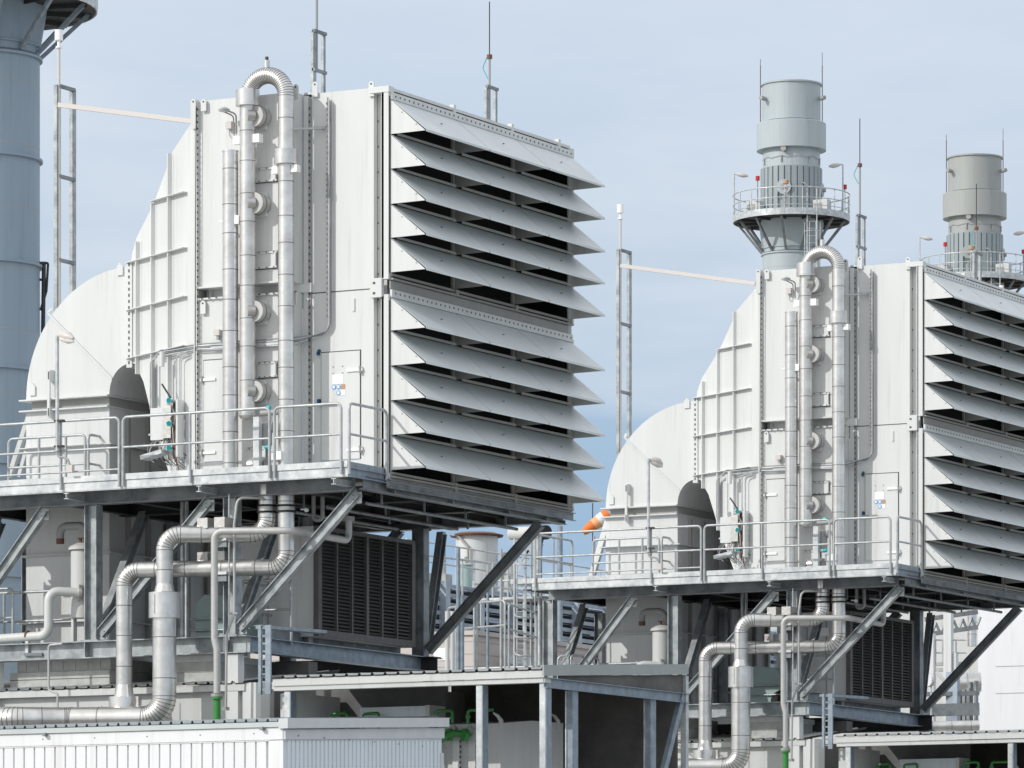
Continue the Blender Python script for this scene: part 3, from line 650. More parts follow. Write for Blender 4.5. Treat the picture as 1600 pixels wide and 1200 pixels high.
# ================================================================ SUPPORT FRAME
GF = 'steel support frames under the decks'
sf = thing('support_frame', 'galvanised columns and diagonal braces carrying the nearer intake house', 'steel frame', (-4, 2.2, 6.9), GF)
again(sf, 'galvanised columns and diagonal braces carrying the rear intake house')
ZL = Z(994, X(362, yb0), yb0); xc = [X(363, yb0), X(146, yb0), X(-62, yb0)]; xc[2] = xc[1]-2.95
yk = Yd(657, xc[0]-.0)
for i, x in enumerate(xc):
    for y, m in ((yb0, 'galvm'), (yk, 'galvd')):  # rear row takes darker steel, its shadow put into the colour
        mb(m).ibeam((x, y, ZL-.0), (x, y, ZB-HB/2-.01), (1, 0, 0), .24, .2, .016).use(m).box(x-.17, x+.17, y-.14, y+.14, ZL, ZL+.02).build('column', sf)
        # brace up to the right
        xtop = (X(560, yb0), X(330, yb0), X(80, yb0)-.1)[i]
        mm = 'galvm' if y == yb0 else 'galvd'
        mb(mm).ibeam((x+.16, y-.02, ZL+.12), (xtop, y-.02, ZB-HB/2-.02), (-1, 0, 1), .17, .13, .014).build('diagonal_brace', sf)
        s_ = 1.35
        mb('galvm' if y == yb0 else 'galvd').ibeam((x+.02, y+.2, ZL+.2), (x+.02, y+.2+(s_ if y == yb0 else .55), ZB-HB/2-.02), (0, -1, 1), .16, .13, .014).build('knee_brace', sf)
    for y in (2.1,):
        mb('galvd').ibeam((x-.25, y, ZL), (x-.25, y, ZB-.2), (1, 0, 0), .2, .16, .014).build('column', sf)
xg_ = X(285, .6)
mb('galv').cyl((xg_, .6, ZL), (xg_, .6, ZB), .04, 8).box(xg_+.08, xg_+.11, .55, .62, ZL, ZB).build('hanger', sf)
# lower beams
hl = .29
x0 = X(391, yb0)
mb('galvm').ibeam((-14, yb0, ZL-hl/2), (x0, yb0, ZL-hl/2), (0, 0, 1), hl, .3, .018).build('lower_beam_and_shaded_box', sf)
for px in (139, 357): mb('galvm').box(X(px, yb0)-.01, X(px, yb0)+.01, yb0-.14, yb0+.14, ZL-hl+.02, ZL-.02).build('web_stiffener', sf)
xd = X(430, .2)
mb('bluegal').ibeam((xc[0]+.12, yb0+.18, ZL-.12), (xc[0]+.12, yk+.4, ZL-.12), (0, 0, 1), .26, .24, .016).build('lower_cross_beam', sf)  # faces right; skylit blue shade is in its colour
mb('galvd').ibeam((xc[0]-.3, .6, ZL+.16), (xc[0]-.3, yk-.2, ZL+.16), (0, 0, 1), .24, .2, .016).build('lower_cross_beam', sf)
zq = Z(1044, X(600, yk-.2), yk-.2)
mb('dark').ibeam((-7, yk-.2, zq), (xc[0]+.45, yk-.2, zq), (0, 0, 1), .34, .3, .02).build('lower_beam_and_shaded_box', sf)
mb('walld').box(-7, X(482, 1.2), 1.2, 1.5, Z(1054, X(450, 1.2), 1.2), ZL-.32).build('lower_beam_and_shaded_box', sf)  # added dark box: shade on plank cladding put into its colour
for x, y in ((X(367, yb0), yb0), (xc[1]-2, yb0), (xc[0]+.2, yk)):
    mb('white').box(x-.1, x+.12, y-.1, y+.1, 0, ZL-hl-.01).build('pedestal', sf)
mb('galvd').box(-8.4, xc[0]-.02, yb0+.35, 1.9, ZL-.06, ZL-.02).build('lower_deck', sf)
# white side panels between lower floor and vent house
# ================================================================ VENT HOUSE with charcoal louvres
yv0 = 2.0; xv = X(497, yv0); yv1 = Yd(647, xv)
vh = thing('vent_house', 'dark charcoal slatted vent box under the nearer intake house', 'vent box', (xv-1, 3.5, 7), 'charcoal slatted vent boxes')
again(vh, 'dark charcoal slatted vent box under the rear intake house')
z0, z1 = Z(985, xv, yv0), Z(826, xv, yv0)
mb('white').box(xv-1.7, xv-.08, yv0, yv1, z0-.1, z1+.05).use('under').box(xv-1.0, xv-.98, yv0-.02, yv0, z0, z1).box(xv-.55, xv-.53, yv0-.02, yv0, z0, z1).build('side_wall', vh)
b = mb('louv').box(xv-.08, xv+.02, yv0-.02, yv0+.1, z0-.1, z1+.05).box(xv-.08, xv+.02, yv1-.1, yv1+.02, z0-.1, z1+.05).box(xv-.08, xv+.03, yv0+.1, yv1-.1, z1-.02, z1+.05).box(xv-.08, xv+.03, yv0+.1, yv1-.1, z0-.1, z0+.02)
b.use('louv')
W_ = (yv1-yv0-.2)/6
for k in range(1, 6): b.box(xv-.04, xv+.02, yv0+.1+W_*k-.02*(2 if k == 3 else 1), yv0+.1+W_*k+.02*(2 if k == 3 else 1), z0+.02, z1-.02)
b.build('frame', vh)
for k in range(6):
    b = mb('louv'); y0, y1 = yv0+.1+W_*k+.025, yv0+.1+W_*(k+1)-.025; ns = 27
    for i in range(ns):
        z = z0+.03+(z1-z0-.06)*(i+.5)/ns; b.bar((xv-.02, y0, z), (xv-.02, y1, z), (.7, 0, -.55), .052, .004)
    b.build('louvre_panel', vh)
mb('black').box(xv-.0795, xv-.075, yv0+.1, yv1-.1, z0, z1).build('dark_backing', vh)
mb('sign').box(xv-.62-.14, xv-.48, yv0-.03, yv0-.02, Z(868, xv, yv0), Z(852, xv, yv0)).build('sign_plate', vh)

guard('low guard rail beside the charcoal vent box under the nearer deck', (X(378, .9), .9, 0), (X(455, .9), .9, 0), [], 'low guard rail beside the charcoal vent box under the rear deck', zd=ZL-.05, h=1.0)
guard('guard rail running back to the charcoal vent box under the nearer deck', (X(372, .9), .9, 0), (X(372, .9), 2.6, 0), [.5], 'guard rail running back to the charcoal vent box under the rear deck', zd=ZL-.05, h=1.0)
guard('guard rail behind the gooseneck vessel under the nearer deck', (-11, .35, 0), (X(118, .35), .35, 0), [.35, .68], 'guard rail behind the gooseneck vessel under the rear deck', zd=ZL-.12, h=1.0)
guard('guard rail left of the gooseneck vessel at the photo edge', (-12, -.45, 0), (X(20, -.45), -.45, 0), [.5], zd=ZL-.12, h=1.0)

p0, p1, p2, p3 = S(490, 775, .3), S(490, 813, .3), S(504, 812, .3), S(504, 775, .3)
t = tag(mb('cable').pipe([p0, p1, p2, p3], .035, .07, 10).build('trap_pipe', base=p1), 'small grey U bend trap pipe under the nearer deck left of the vent box', 'pipe', 'U bend trap pipes'); again(t, 'small grey U bend trap pipe under the rear deck left of the vent box')
for i, x in enumerate(xc):
    xtop = (X(560, yb0), X(330, yb0), X(80, yb0)-.1)[i]
    for gx, gz in ((xtop-.02, ZB-HB/2-.11), (x+.2, ZL+.12)):
        mb('galvm').box(gx-.12, gx+.1, yb0-.035, yb0-.028, gz-.1, gz+.09).use('bolt').box(gx-.06, gx-.045, yb0-.045, yb0-.036, gz-.04, gz-.025).box(gx+.03, gx+.045, yb0-.045, yb0-.036, gz-.04, gz-.025).box(gx-.06, gx-.045, yb0-.045, yb0-.036, gz+.03, gz+.045).box(gx+.03, gx+.045, yb0-.045, yb0-.036, gz+.03, gz+.045).build('gusset_plate', sf)
# rounded glassy vessel under the deck
x, y, z = S(338, 930, 1.6)
t = thing('ribbed_hood', 'pale green rounded machine hood behind the thin grey drainpipe under the nearer deck', 'machine hood', (x, y, ZL), 'pale green machine hoods')
again(t, 'pale green rounded machine hood behind the thin grey drainpipe under the rear deck')
mb('glass').prism([(x-.42, y, ZL), (x+.6, y, ZL), (x+.6, y, ZL+.5), (x+.2, y, ZL+.88), (x-.25, y, ZL+.92), (x-.42, y, ZL+.75)], (0, 1.2, 0)).build('casing', t)
mb('galv').cyl((x-.5, y-.05, ZL+.5), (x+.7, y-.05, ZL+.5), .018, 8).cyl((x-.5, y-.05, ZL+.3), (x+.7, y-.05, ZL+.3), .015, 8).use('black').cyl((x+.38, y-.02, ZL+.15), (x+.38, y-.03, ZL+.15), .24, 20).build('fan_opening', t)

# ================================================================ GOOSENECK VESSEL
x, y, z = S(129, 900, -.2)
t = thing('gooseneck_vessel', 'white upright vessel with grey gooseneck vent under the nearer deck at left', 'vessel', (x, y, ZL), 'gooseneck vessels under the decks')
again(t, 'white upright vessel with grey gooseneck vent under the rear deck')
zt = Z(858, x, y)
mb('tank').lathe((x, y), [(.2, Z(966, x, y)), (.2, zt)], 28).build('shell', t)
mb('tank').lathe((x, y), [(.24, zt-.02), (.24, zt+.02), (.21, zt+.05), (.1, zt+.1), (.03, zt+.11)], 28).use('rust').lathe((x, y), [(.225, zt-.03), (.225, zt-.022)], 28).build('lid', t)
mb('cable').pipe([(x+.04, y+.1, zt+.02), (x+.04, y+.1, Z(820, x, y)), (X(89, y), y+.1, Z(820, x, y)), (X(89, y), y+.1, Z(845, x, y))], .068, .24, 14).use('rust').cyl((X(89, y), y+.1, Z(847, x, y)), (X(89, y), y+.1, Z(839, x, y)), .071, 14).build('gooseneck_pipe', t)
for dx in (-.14, .13): mb('white').box(x+dx-.025, x+dx+.025, y-.1, y-.04, ZL, Z(960, x, y)).build('leg', t)
mb('rust').box(x-.02, x+.02, y-.08, y-.04, zt+.08, zt+.18).box(x-.06, x+.06, y-.07, y-.05, zt+.17, zt+.19).build('relief_valve', t)
# its inlet pipe
t = thing('inlet_pipe', 'white S shaped pipe with orange clamp feeding the gooseneck vessel at the left edge', 'pipe', S(60, 995, -.9), 'inlet pipes of the gooseneck vessels')
again(t, 'white S shaped pipe feeding the gooseneck vessel of the rear unit')
ya = -.75
pa = S(127, 926, -.4)
mb('tank').pipe([pa, S(76, 923, ya), S(76, 993, ya), (X(-30, ya), ya, Z(996, X(76, ya), ya))], .078, .17, 16).build('pipe', t)
pv = Vector(pa); mb('clad2').cyl(pv, pv+(Vector(S(76, 923, ya))-pv).normalized()*.05, .14, 18).build('flange', t)
x, _, z = S(43, 993, ya); mb('rust').cyl((x-.015, ya, z), (x+.015, ya, z), .086, 16).build('clamp', t)
mb('white').box(x-.03, x+.03, ya-.03, ya+.03, z-.3, z-.07).use('galvd').bar((x-.06, ya, z-.32), (x+.3, ya+.02, z-.33), (0, 0, 1), .05, .08).build('bracket', t)

# ================================================================ BIG CLAD PIPES BELOW THE DECK
GB = 'thick clad pipes dropping from the decks'
y1p = -.8; r1 = .137
t = thing('clad_pipe', 'lower clad pipe bending down into a round sleeve, leftmost riser of the nearer unit', 'pipe', S(194, 1080, y1p-.3), GB)
again(t, 'lower clad pipe bending down into a round sleeve, left riser of the rear unit')
pA = [(x3_, yp, DECK-.14), S(447, 886, yp), S(194, 886, y1p-.5)]
pA[2] = (pA[2][0], pA[2][1], pA[1][2]); pA.append((pA[2][0], pA[2][1], Z(1072, pA[2][0], pA[2][1])))
mb('clad').clad(pA, r1, .26, seam=.6).build('pipe', t)
xx, yy = pA[2][0], pA[2][1]
mb('clad').lathe((xx, yy), [(.175, Z(1092, xx, yy)), (.137, Z(1070, xx, yy))], 24).build('reducer', t)
mb('clad').cyl((xx, yy, Z(1130, xx, yy)-1), (xx, yy, Z(1089, xx, yy)), .255, 28).use('clad2').box(xx+.25, xx+.31, yy-.05, yy+.05, Z(1130, xx, yy), Z(1089, xx, yy)).build('sleeve', t)
o = mb('black').tube([(x3_, yp, Z(801, x3_, yp)), (x3_, yp, Z(798, x3_, yp))], .165, 22).tube([(x3_, yp, Z(792, x3_, yp)), (x3_, yp, Z(789, x3_, yp))], .165, 22).use('clad2').cyl((x3_, yp, Z(799, x3_, yp)), (x3_, yp, Z(790, x3_, yp)), .15, 22).build('bolted_flange', t)
mb('galv').bar(S(470, 796, yp), S(480, 796, yp), (0,0,1), .02, .02).cyl(S(478, 797, yp-.02), S(480, 796.5, yp+.03), .035, 10).build('valve_handle', t)
# hexagonal clamps
def hexclamp(t, px, py, y):
    x, _, z = S(px, py, y)
    for dx in (0, .33): mb('clad2').box(x+dx-.1, x+dx+.1, y-.16, y+.16, z-.07, z+.1).build('pipe_shoe', t)
hexclamp(t, 324, 873, yp-.1)
xq2 = X(417, -.6)
t = thing('clad_pipe', 'upper clad pipe dropping through a wide collar and sweeping left above the container roof', 'pipe', S(253, 1000, yp-.25), GB)
again(t, 'upper clad pipe dropping through a wide collar, thickest riser of the rear unit')
q1 = S(417, 835, -.6); xr, yr2 = X(257, -1.45), -1.45
pB = [(xq2, -.6, DECK-.14), (xq2, -.6, q1[2]), (xr, yr2, q1[2]), (xr, yr2, Z(924, xr, yr2))]
mb('clad').clad(pB, r1+.005, .27, seam=.6).build('pipe', t)
mb('clad').lathe((xr, yr2), [(.175, Z(925, xr, yr2)), (.14, Z(912, xr, yr2))], 26).build('reducer', t)
mb('clad').lathe((xr, yr2), [(.2, Z(966, xr, yr2)), (.262, Z(966, xr, yr2)), (.262, Z(926, xr, yr2)), (.16, Z(926, xr, yr2))], 30).use('under').box(xr-.03, xr-.022, yr2-.268, yr2-.26, Z(960, xr, yr2), Z(930, xr, yr2)).build('collar', t)
zlow = Z(1122, xr, yr2)
mb('clad').clad([(xr, yr2, Z(964, xr, yr2)), (xr, yr2, zlow), (xr-1.6, yr2-.45, zlow), (xr-2.3, yr2-1.0, zlow), (xr-7, yr2-1.0, zlow)], .198, .36, seam=.85, step=8, seg=26).build('lower_pipe', t)
mb('black').tube([(xq2, -.6, Z(802, xq2, -.6)), (xq2, -.6, Z(799, xq2, -.6))], .165, 22).tube([(xq2, -.6, Z(792, xq2, -.6)), (xq2, -.6, Z(789, xq2, -.6))], .165, 22).use('clad2').cyl((xq2, -.6, Z(799, xq2, -.6)), (xq2, -.6, Z(790, xq2, -.6)), .15, 22).build('bolted_flange', t)
hexclamp(t, 324, 820, -1.05)
# pipe hangers between the two
t = thing('pipe_hanger', 'short stacked grey brackets holding the two big pipes beside the column, nearer unit', 'bracket', S(346, 860, -1.0), 'brackets between the thick pipes')
again(t, 'short stacked grey brackets holding the two big pipes beside the column, rear unit')
x, y, z = S(345, 850, -1.0)
mb('galvd').box(x-.12, x+.12, y-.02, y+.14, z-.05, z+.05).box(x-.12, x+.12, y-.02, y+.14, z-.62, z-.52).build('spacer', t)
mb('galv').box(x-.14, x+.14, y-.06, y+.16, z+.05, z+.09).box(x-.14, x+.14, y-.06, y+.16, z-.51, z-.46).cyl((x+.16, y, z-1.6), (x+.16, y, ZB-.1), .012, 6).build('plate', t)

# thin grey drainpipe with green foot
t = thing('drainpipe', 'thin grey pipe kinked near the beam and ending in a green flanged foot, nearer unit', 'pipe', S(338, 1085, -1.6), 'thin grey pipes with green feet')
again(t, 'thin grey pipe kinked near the beam and ending in a green flanged foot, rear unit')
yd = -1.45
pr = [S(545, 812, .8), S(545, 845, .8), S(455, 829, yd+.25), S(335, 830, yd), S(334, 998, yd), S(340, 1016, yd), S(339, 1083, yd)]
pr[0] = (pr[1][0], pr[1][1], pr[0][2]); pr[4] = (pr[3][0], yd, pr[4][2]); pr[5] = (pr[6][0], yd, pr[5][2])
mb('pgrey').pipe(pr, .058, .14, 14).build('pipe', t)
x, y, z = pr[6]
mb('cable').cyl((x, y, z-.06), (x, y, z-.01), .1, 16).build('flange', t)
mb('green').cyl((x, y, z-2.5), (x, y, z-.06), .062, 16).cyl((x, y, z-.1), (x, y, z-.06), .095, 16).build('green_foot', t)
x, y, z = pr[1]; mb('cable').cyl((x, y, pr[0][2]-.02), (x, y, pr[0][2]+.05), .1, 14).build('top_flange', t)
# second thinner conduit
t = thing('conduit_pipe', 'slim pale conduit with a bend running down the front of the nearer column', 'conduit', S(353, 1060, -1.25), 'slim conduits in front of the columns')
again(t, 'slim pale conduit with a bend running down the front of the rear column')
yz = -1.2
mb('pgrey').pipe([S(412, 778, yz+.4), S(371, 778, yz), S(366, 820, yz), S(366, 960, yz), S(354, 992, yz), S(353, 1105, yz)], .022, .12, 10).build('pipe', t)
mb('cable').box(X(360, yz), X(372, yz), yz-.03, yz+.03, Z(960, X(366, yz), yz), Z(957, X(366, yz), yz)).box(X(348, yz), X(357, yz), yz-.03, yz+.03, Z(1110, X(353, yz), yz), Z(1105, X(353, yz), yz)).build('clip', t)
t = tag(mb('pgrey').pipe([S(97, 1006, -1.15), S(76, 1008, -1.15), S(76, 1078, -1.15), S(90, 1084, -1.15), S(90, 1130, -1.15)], .02, .05, 8).build('drain_tube', base=S(76, 1078, -1.15)), 'thin pale drain tube hanging from the lower beam at the left', 'pipe')
# blue cable ladder
t = thing('cable_ladder', 'short blue grey vertical cable ladder at the left end of the canopy roof', 'cable ladder', S(413, 1085, -1.7), 'blue grey cable ladders')
again(t, 'short blue grey vertical cable ladder at the left end of the rear canopy roof')
yl = -1.6
x0, x1 = X(407, yl), X(417, yl); z0, z1 = Z(1085, x0, yl), Z(977, x0, yl)
mb('bluegal').bar((x0, yl, z0), (x0, yl, z1), (1, 0, 0), .05, .06).build('side_channel', t)
mb('bluegal').bar((x1+.03, yl, z0), (x1+.03, yl, z1), (1, 0, 0), .1, .04).build('side_channel', t)
b = mb('galvd')
for k in range(9): b.box(x0, x1, yl-.01, yl+.01, z0+.06+k*(z1-z0)/9, z0+.09+k*(z1-z0)/9)
b.build('rungs', t)
mb('bluegal').bar((x0, yl+.02, z1-.03), (x0+.1, yl+1.8, z1-.0), (0, 0, 1), .05, .22).build('tray_arm', t)

# ================================================================ MASTS
GM = 'lightning masts'
def roof_mast(x, y, label, label2, ztop, zrod, z0=ZT):
    t = thing('lightning_mast', label, 'mast', (x, y, z0), GM); again(t, label2)
    o = mb('galvm').chan((x, y, z0), (x, y, ztop), (0, 1, 0), .1, .05, .01).build('channel', t)
    mb('galvm').chan((x+.0, y+.32, z0), (x, y+.32, ztop), (0, 1, 0), .07, .05, .01).build('channel', t)
    b = mb('galvd').bar((x, y-.05, ztop), (x, y+.36, ztop), (0, 0, 1), .05, .05)
    b.bar((x, y-.05, ztop-.65), (x, y+.36, ztop-.65), (0, 0, 1), .05, .05).build('crossbar', t)
    mb('galv').box(x-.14, x+.08, y-.12, y+.6, z0, z0+.035).build('base_plate', t)
    mb('cable').cyl((x, y+.06, z0+.4), (x, y+.06, zrod-1.0), .022, 8).use('dark').cyl((x, y+.06, zrod-1.0), (x, y+.06, zrod), .01, 6).build('rod', t)
    mb('rust').cyl((x, y+.06, zrod-1.0), (x, y+.06, zrod-.93), .05, 8).use('teal').pipe([(x-.05, y+.06, zrod-.97), (x-.14, y+.06, zrod-1.15), (x-.03, y+.06, zrod-1.35)], .008, .08, 6).build('clamp', t)
roof_mast(X(492, .15), .15, 'lightning mast on the nearer roof above the casing joint, left one', 'lightning mast on the rear roof above the casing joint, left one', Z(48, X(492, .15), .15), 19.3)
roof_mast(-1.15, 5.5, 'lightning mast on the nearer roof above the louvres, right one', 'lightning mast on the rear roof above the louvres, right one', Z(135, -1.15, 5.5), Z(2, -1.15, 5.5))
# weather mast
ym = 3.0; x = X(92, ym)
t = thing('ladder_mast', 'tall galvanised frame mast with white cap beside the thick left chimney', 'mast', (x, ym, 9.5), 'ladder frame masts with white caps')
again(t, 'tall galvanised frame mast with white cap beside the rear elbow duct')
zt = Z(133, x, ym)
mb('galvm').chan((x, ym, 9.5), (x, ym, zt), (0, 1, 0), .13, .07, .01).build('upright', t)
mb('galvm').chan((x, ym+.5, 9.5), (x, ym+.5, zt), (0, 1, 0), .12, .07, .01).build('upright', t)
for py in (134, 275, 406):
    z = Z(py, x, ym); mb('galvd').bar((x, ym-.02, z), (x, ym+.5, z), (0, 0, 1), .06, .06).build('rung', t)
mb('lamp').cyl((x, ym-.0, 9.6), (x, ym+.0, Z(62, x, ym)), .028, 10).build('pole', t)
z = Z(63, x, ym)
mb('sign').cyl((x, ym, z), (x, ym, Z(47, x, ym)), .075, 16).cyl((x, ym, z-.14), (x, ym, z-.11), .06, 12).cyl((x, ym, z-.11), (x, ym, z), .03, 8).build('white_cap', t)
a = Vector(S(92, 164, ym-.1)); c = Vector(S(335, 194, ym-.1)); mb('lamp').bar(a, c, (0, 0, 1), .08, .08).build('arm', t)

# ================================================================ LOW BUILDING, ROOF MONITOR, CANOPY
def wavy(b, x0, x1, y0, y1, z, pitch=.236, h=.035, dz=0, m='roofm', edge='bolt'):
    nx = int((x1-x0)/pitch); vs = []; prof = []
    for i in range(nx+1):
        xx = x0+i*pitch; prof += [(xx, 0), (xx+pitch*.72, 0), (xx+pitch*.8, h), (xx+pitch*.92, h)]
    top = [(x, y0, z+hh) for x, hh in prof]; bk = [(x, y1, z+hh+dz) for x, hh in prof]; n = len(prof)
    b.use(m).add(top+bk, [(i, i+1, i+1+n, i+n) for i in range(n-1)])
    lo = [(x, y, zz-.012) for x, y, zz in top]; lob = [(x, y, zz-.012) for x, y, zz in bk]
    b.use(edge).add(lo+lob, [(i+n, i+1+n, i+1, i) for i in range(n-1)]); b.add(lo+top, [(i, i+1, i+1+n, i+n) for i in range(n-1)])
    return b
yw = -.7
zr = Z(1075, X(150, yw), yw)
xr1 = X(388, yw)
t = thing('low_building', 'low white panelled building behind the thick pipes, with wavy roof edge, nearer unit', 'building', (-6, 2, 0), 'low white buildings below the decks')
again(t, 'low white panelled building behind the thick pipes, with wavy roof edge, rear unit')
b = mb('tank').box(-15, xr1-.1, yw, yw+3, 0, zr-.07)
b.use('under')
for k in range(9): b.box(-14.5+k*1.55, -14.48+k*1.55, yw-.004, yw, 0, zr-.3)
b.build('wall', t)
b = MB(); wavy(b, -15, xr1, yw-.15, yw+3, zr, dz=.35); b.use('tank').box(-15, xr1, yw-.13, yw-.02, zr-.13, zr-.02); b.build('roof', t)
mb('white').box(xr1-.05, xr1+.3, yw-.1, yw+.2, 0, zr-.0).build('corner_pier', t)
x0, x1 = X(16, -.5), X(171, -.5)
t = thing('roof_monitor', 'stepped plank clad box on the low roof at the left, nearer unit', 'roof box', (x0, .4, zr), 'stepped boxes on the low roofs')
again(t, 'stepped plank clad box on the low roof, rear unit')
b = mb('conc').box(x0, x1, -.5, 1.0, zr+.06, Z(1052, x0, -.5)).use('bolt').box(x0-.001, x1+.001, -.503, -.5, Z(1064, x0, -.5), Z(1063, x0, -.5)); b.build('lower_step', t)
b = mb('conc').box(x0+.12, x1-.005, -.46, 1.0, Z(1051.5, x0, -.5), Z(1033, x0, -.5)).use('galvd')
for k in range(7): b.box(x0+.3+k*.25, x0+.31+k*.25, -.466, -.46, Z(1050, x0, -.5), Z(1036, x0, -.5))
b.build('upper_step', t)
x0, x1 = X(272, -.5), X(345, -.5)
t = thing('roof_monitor', 'plank clad box on the low roof between the thick and thin pipes, nearer unit', 'roof box', (x0, .4, zr), 'stepped boxes on the low roofs')
again(t, 'plank clad box on the low roof between the thick and thin pipes, rear unit')
mb('conc').box(x0, x1, -.5, 1.0, zr+.06, Z(1036, x0, -.5)).use('bolt').box(x0, x1, -.503, -.5, Z(1052, x0, -.5), Z(1051.5, x0, -.5)).build('casing', t)
mb('white').box(x0, x1, -.55, 1.1, Z(1036, x0, -.5)+.002, Z(1026, x0, -.5)).build('lid', t)

# canopy
yc0 = -1.9
xcr = X(851, yc0); xcl = X(425, yc0); yc1 = Yd(1076, xcr)
zc0 = Z(1047, xcr, yc0); zcb = Z(1047, xcr, yc1)
cn = thing('canopy_shed', 'open fronted steel shed with wavy roof right of the white container', 'canopy', (xcr-3, 0, 0), 'open canopy sheds')
again(cn, 'open fronted steel shed with wavy roof at the bottom right corner')
dzr = zcb-zc0
b = MB(); wavy(b, xcl, xcr-.03, yc0, yc1, zc0+.02, dz=dzr, pitch=.238); b.build('roof', cn)
b = mb('tank').box(xcl, xcr-.02, yc0+.02, yc0+.04, zc0-.11, zc0)
b.box(xcl, xcr-.02, yc0+.05, yc0+.25, zc0-.19, zc0-.115)
b.build('eaves_beam', cn)
b = mb('fascia').prism([(xcr, yc0-.02, zc0-.09), (xcr, yc1, zcb-.07), (xcr, yc1, zcb+.10), (xcr, yc0-.02, zc0+.08)], (-.03, 0, 0)); b.build('side_fascia', cn)
zrail = Z(1062, xcr, yc0)-.04
mb('bluegal').chan((xcr-.04, yc0+.05, zrail), (xcr-.04, yc1, zrail), (0, 0, 1), .16, .06).build('side_rail', cn)
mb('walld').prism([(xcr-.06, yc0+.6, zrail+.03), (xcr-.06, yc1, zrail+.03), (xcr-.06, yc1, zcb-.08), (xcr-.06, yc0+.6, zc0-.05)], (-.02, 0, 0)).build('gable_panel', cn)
for px in (451, 751, 850):
    x = X(px, yc0+.1); mb('galv').box(x-.07, x+.03, yc0+.08, yc0+.18, 0, zc0-.2).use('bluegal').box(x+.031, x+.05, yc0+.081, yc0+.26, 0, zc0-.2).build('post', cn)  # blue side strip puts the post's shaded side into colour
for px in (898, 1020):
    y = Yd(px, xcr-.05); mb('bluegal').box(xcr-.14, xcr-.04, y-.1, y+.1, 0, zrail-.08).use('galv').box(xcr-.16, xcr-.14, y-.12, y-.06, 0, zrail-.08).build('post', cn)
mb('galv').box(xcr-.1, xcr, yc1-.1, yc1, 0, zcb-.1).build('post', cn)
x, y, z = V(1066, 1085, xcr-.05); mb('bluegal').bar((x, y, z), (x, Yd(1035, x), Z(1210, x, 2)), (0, 1, 0), .12, .08).build('wind_brace', cn)
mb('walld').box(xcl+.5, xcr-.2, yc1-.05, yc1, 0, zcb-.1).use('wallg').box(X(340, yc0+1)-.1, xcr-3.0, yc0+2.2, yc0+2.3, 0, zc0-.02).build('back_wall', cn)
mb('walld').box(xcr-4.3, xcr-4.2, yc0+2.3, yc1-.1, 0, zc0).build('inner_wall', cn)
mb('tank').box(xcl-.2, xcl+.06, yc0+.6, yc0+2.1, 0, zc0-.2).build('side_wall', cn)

# things under the canopy
y0 = -.2; xk = X(782, y0)
t = thing('equipment_box', 'white chamfered tank box with two curved lifting hooks inside the shed', 'tank', (xk-.5, y0+1, 0), 'chamfered white boxes under the canopies')
again(t, 'white chamfered tank box inside the rear shed')
xt0 = X(674, y0); zt = Z(1130, xk, y0)
ysd = Yd(880, xk)
b = mb('tank').prism([(xk, y0, 0), (xk, y0, zt), (xk, (y0+ysd)/2, zt+.09), (xk, ysd, zt+.1), (xk, ysd, 0)], (xt0-xk, 0, 0)); b.build('casing', t)
for px in (783, 872):
    x, y, z = V(px, 1130, xk); z = zt+.02+(0 if px < 800 else .08)
    mb('tank').tube([(x+.01, y-.02, z-.12), (x+.01, y-.02, z+.02), (x-.03, y-.06, z+.1), (x-.09, y-.1, z+.15)], .03, 8, radii=[.035, .04, .03, .015]).build('lifting_hook', t)
b = mb('white')
for px in (712, 737):
    x = X(px, y0); b.use('white').box(x-.03, x+.1, y0-.06, y0-.002, 0, zt-.1)
    b.use('bolt')
    for i in range(14): b.box(x+.1, x+.115, y0-.05, y0-.03, zt-.3-i*.085, zt-.26-i*.085).box(x-.06, x-.045, y0-.012, y0-.002, zt-.3-i*.085, zt-.26-i*.085)
b.build('bolted_seams', t)
t = thing('green_pipework', 'bright green pipes and flanges on the white tank under the shed', 'pipe', S(700, 1150, y0-.2), 'green pipework under the canopies')
again(t, 'bright green pipes under the rear shed')
yg = y0-.15
mb('green').pipe([S(682, 1250, yg), S(682, 1111, yg), S(707, 1110, yg), S(707, 1130, yg)], .028, .05, 10).build('loop', t)
mb('green').pipe([S(731, 1132, yg), S(731, 1110, yg), S(770, 1109, yg)], .028, .05, 10).cyl(S(731, 1122, yg), S(731, 1118, yg), .045, 10).cyl(S(706, 1124, yg), S(706, 1120, yg), .045, 10).build('loop', t)
mb('green').pipe([S(660, 1178, yg-.5), S(704, 1145, yg-.1), S(734, 1148, yg+.05)], .055, .15, 14).box(X(682, yg), X(734, yg), yg-.02, yg+.06, Z(1151, X(700, yg), yg), Z(1144, X(700, yg), yg)).build('main_branch', t)
for px in (701, 725): x, _, z = S(px, 1148, yg-.08); mb('green').cyl((x-.02, yg-.08, z), (x+.02, yg-.02, z), .1, 16).build('flange', t)
for px in (709, 734): x, _, z = S(px, 1140, yg); mb('cable').cyl((x-.05, yg, z), (x+.05, yg, z), .045, 10).cyl((x, yg, z-.05), (x, yg, z+.07), .035, 10).build('valve', t)
for (pa_, pb_, lb, lb2) in ((519, 542, 'green pipe arch in the shade at the back of the shed, left of two', 'green pipe arch at the back of the rear shed, left of two'), (568, 592, 'green pipe arch in the shade at the back of the shed, right of two', 'green pipe arch at the back of the rear shed, right of two')):
    y = yc0+1.4; o = mb('green').pipe([S(pa_, 1145, y), S(pa_, 1116, y), S(pb_, 1114, y), S(pb_, 1145, y)], .026, .04, 8).build('pipe_arch', base=S(pa_, 1145, y)); tag(o, lb, 'pipe', 'green pipe arches'); again(o, lb2)
y = yc0+1.6; x0, x1 = X(628, y), X(672, y)
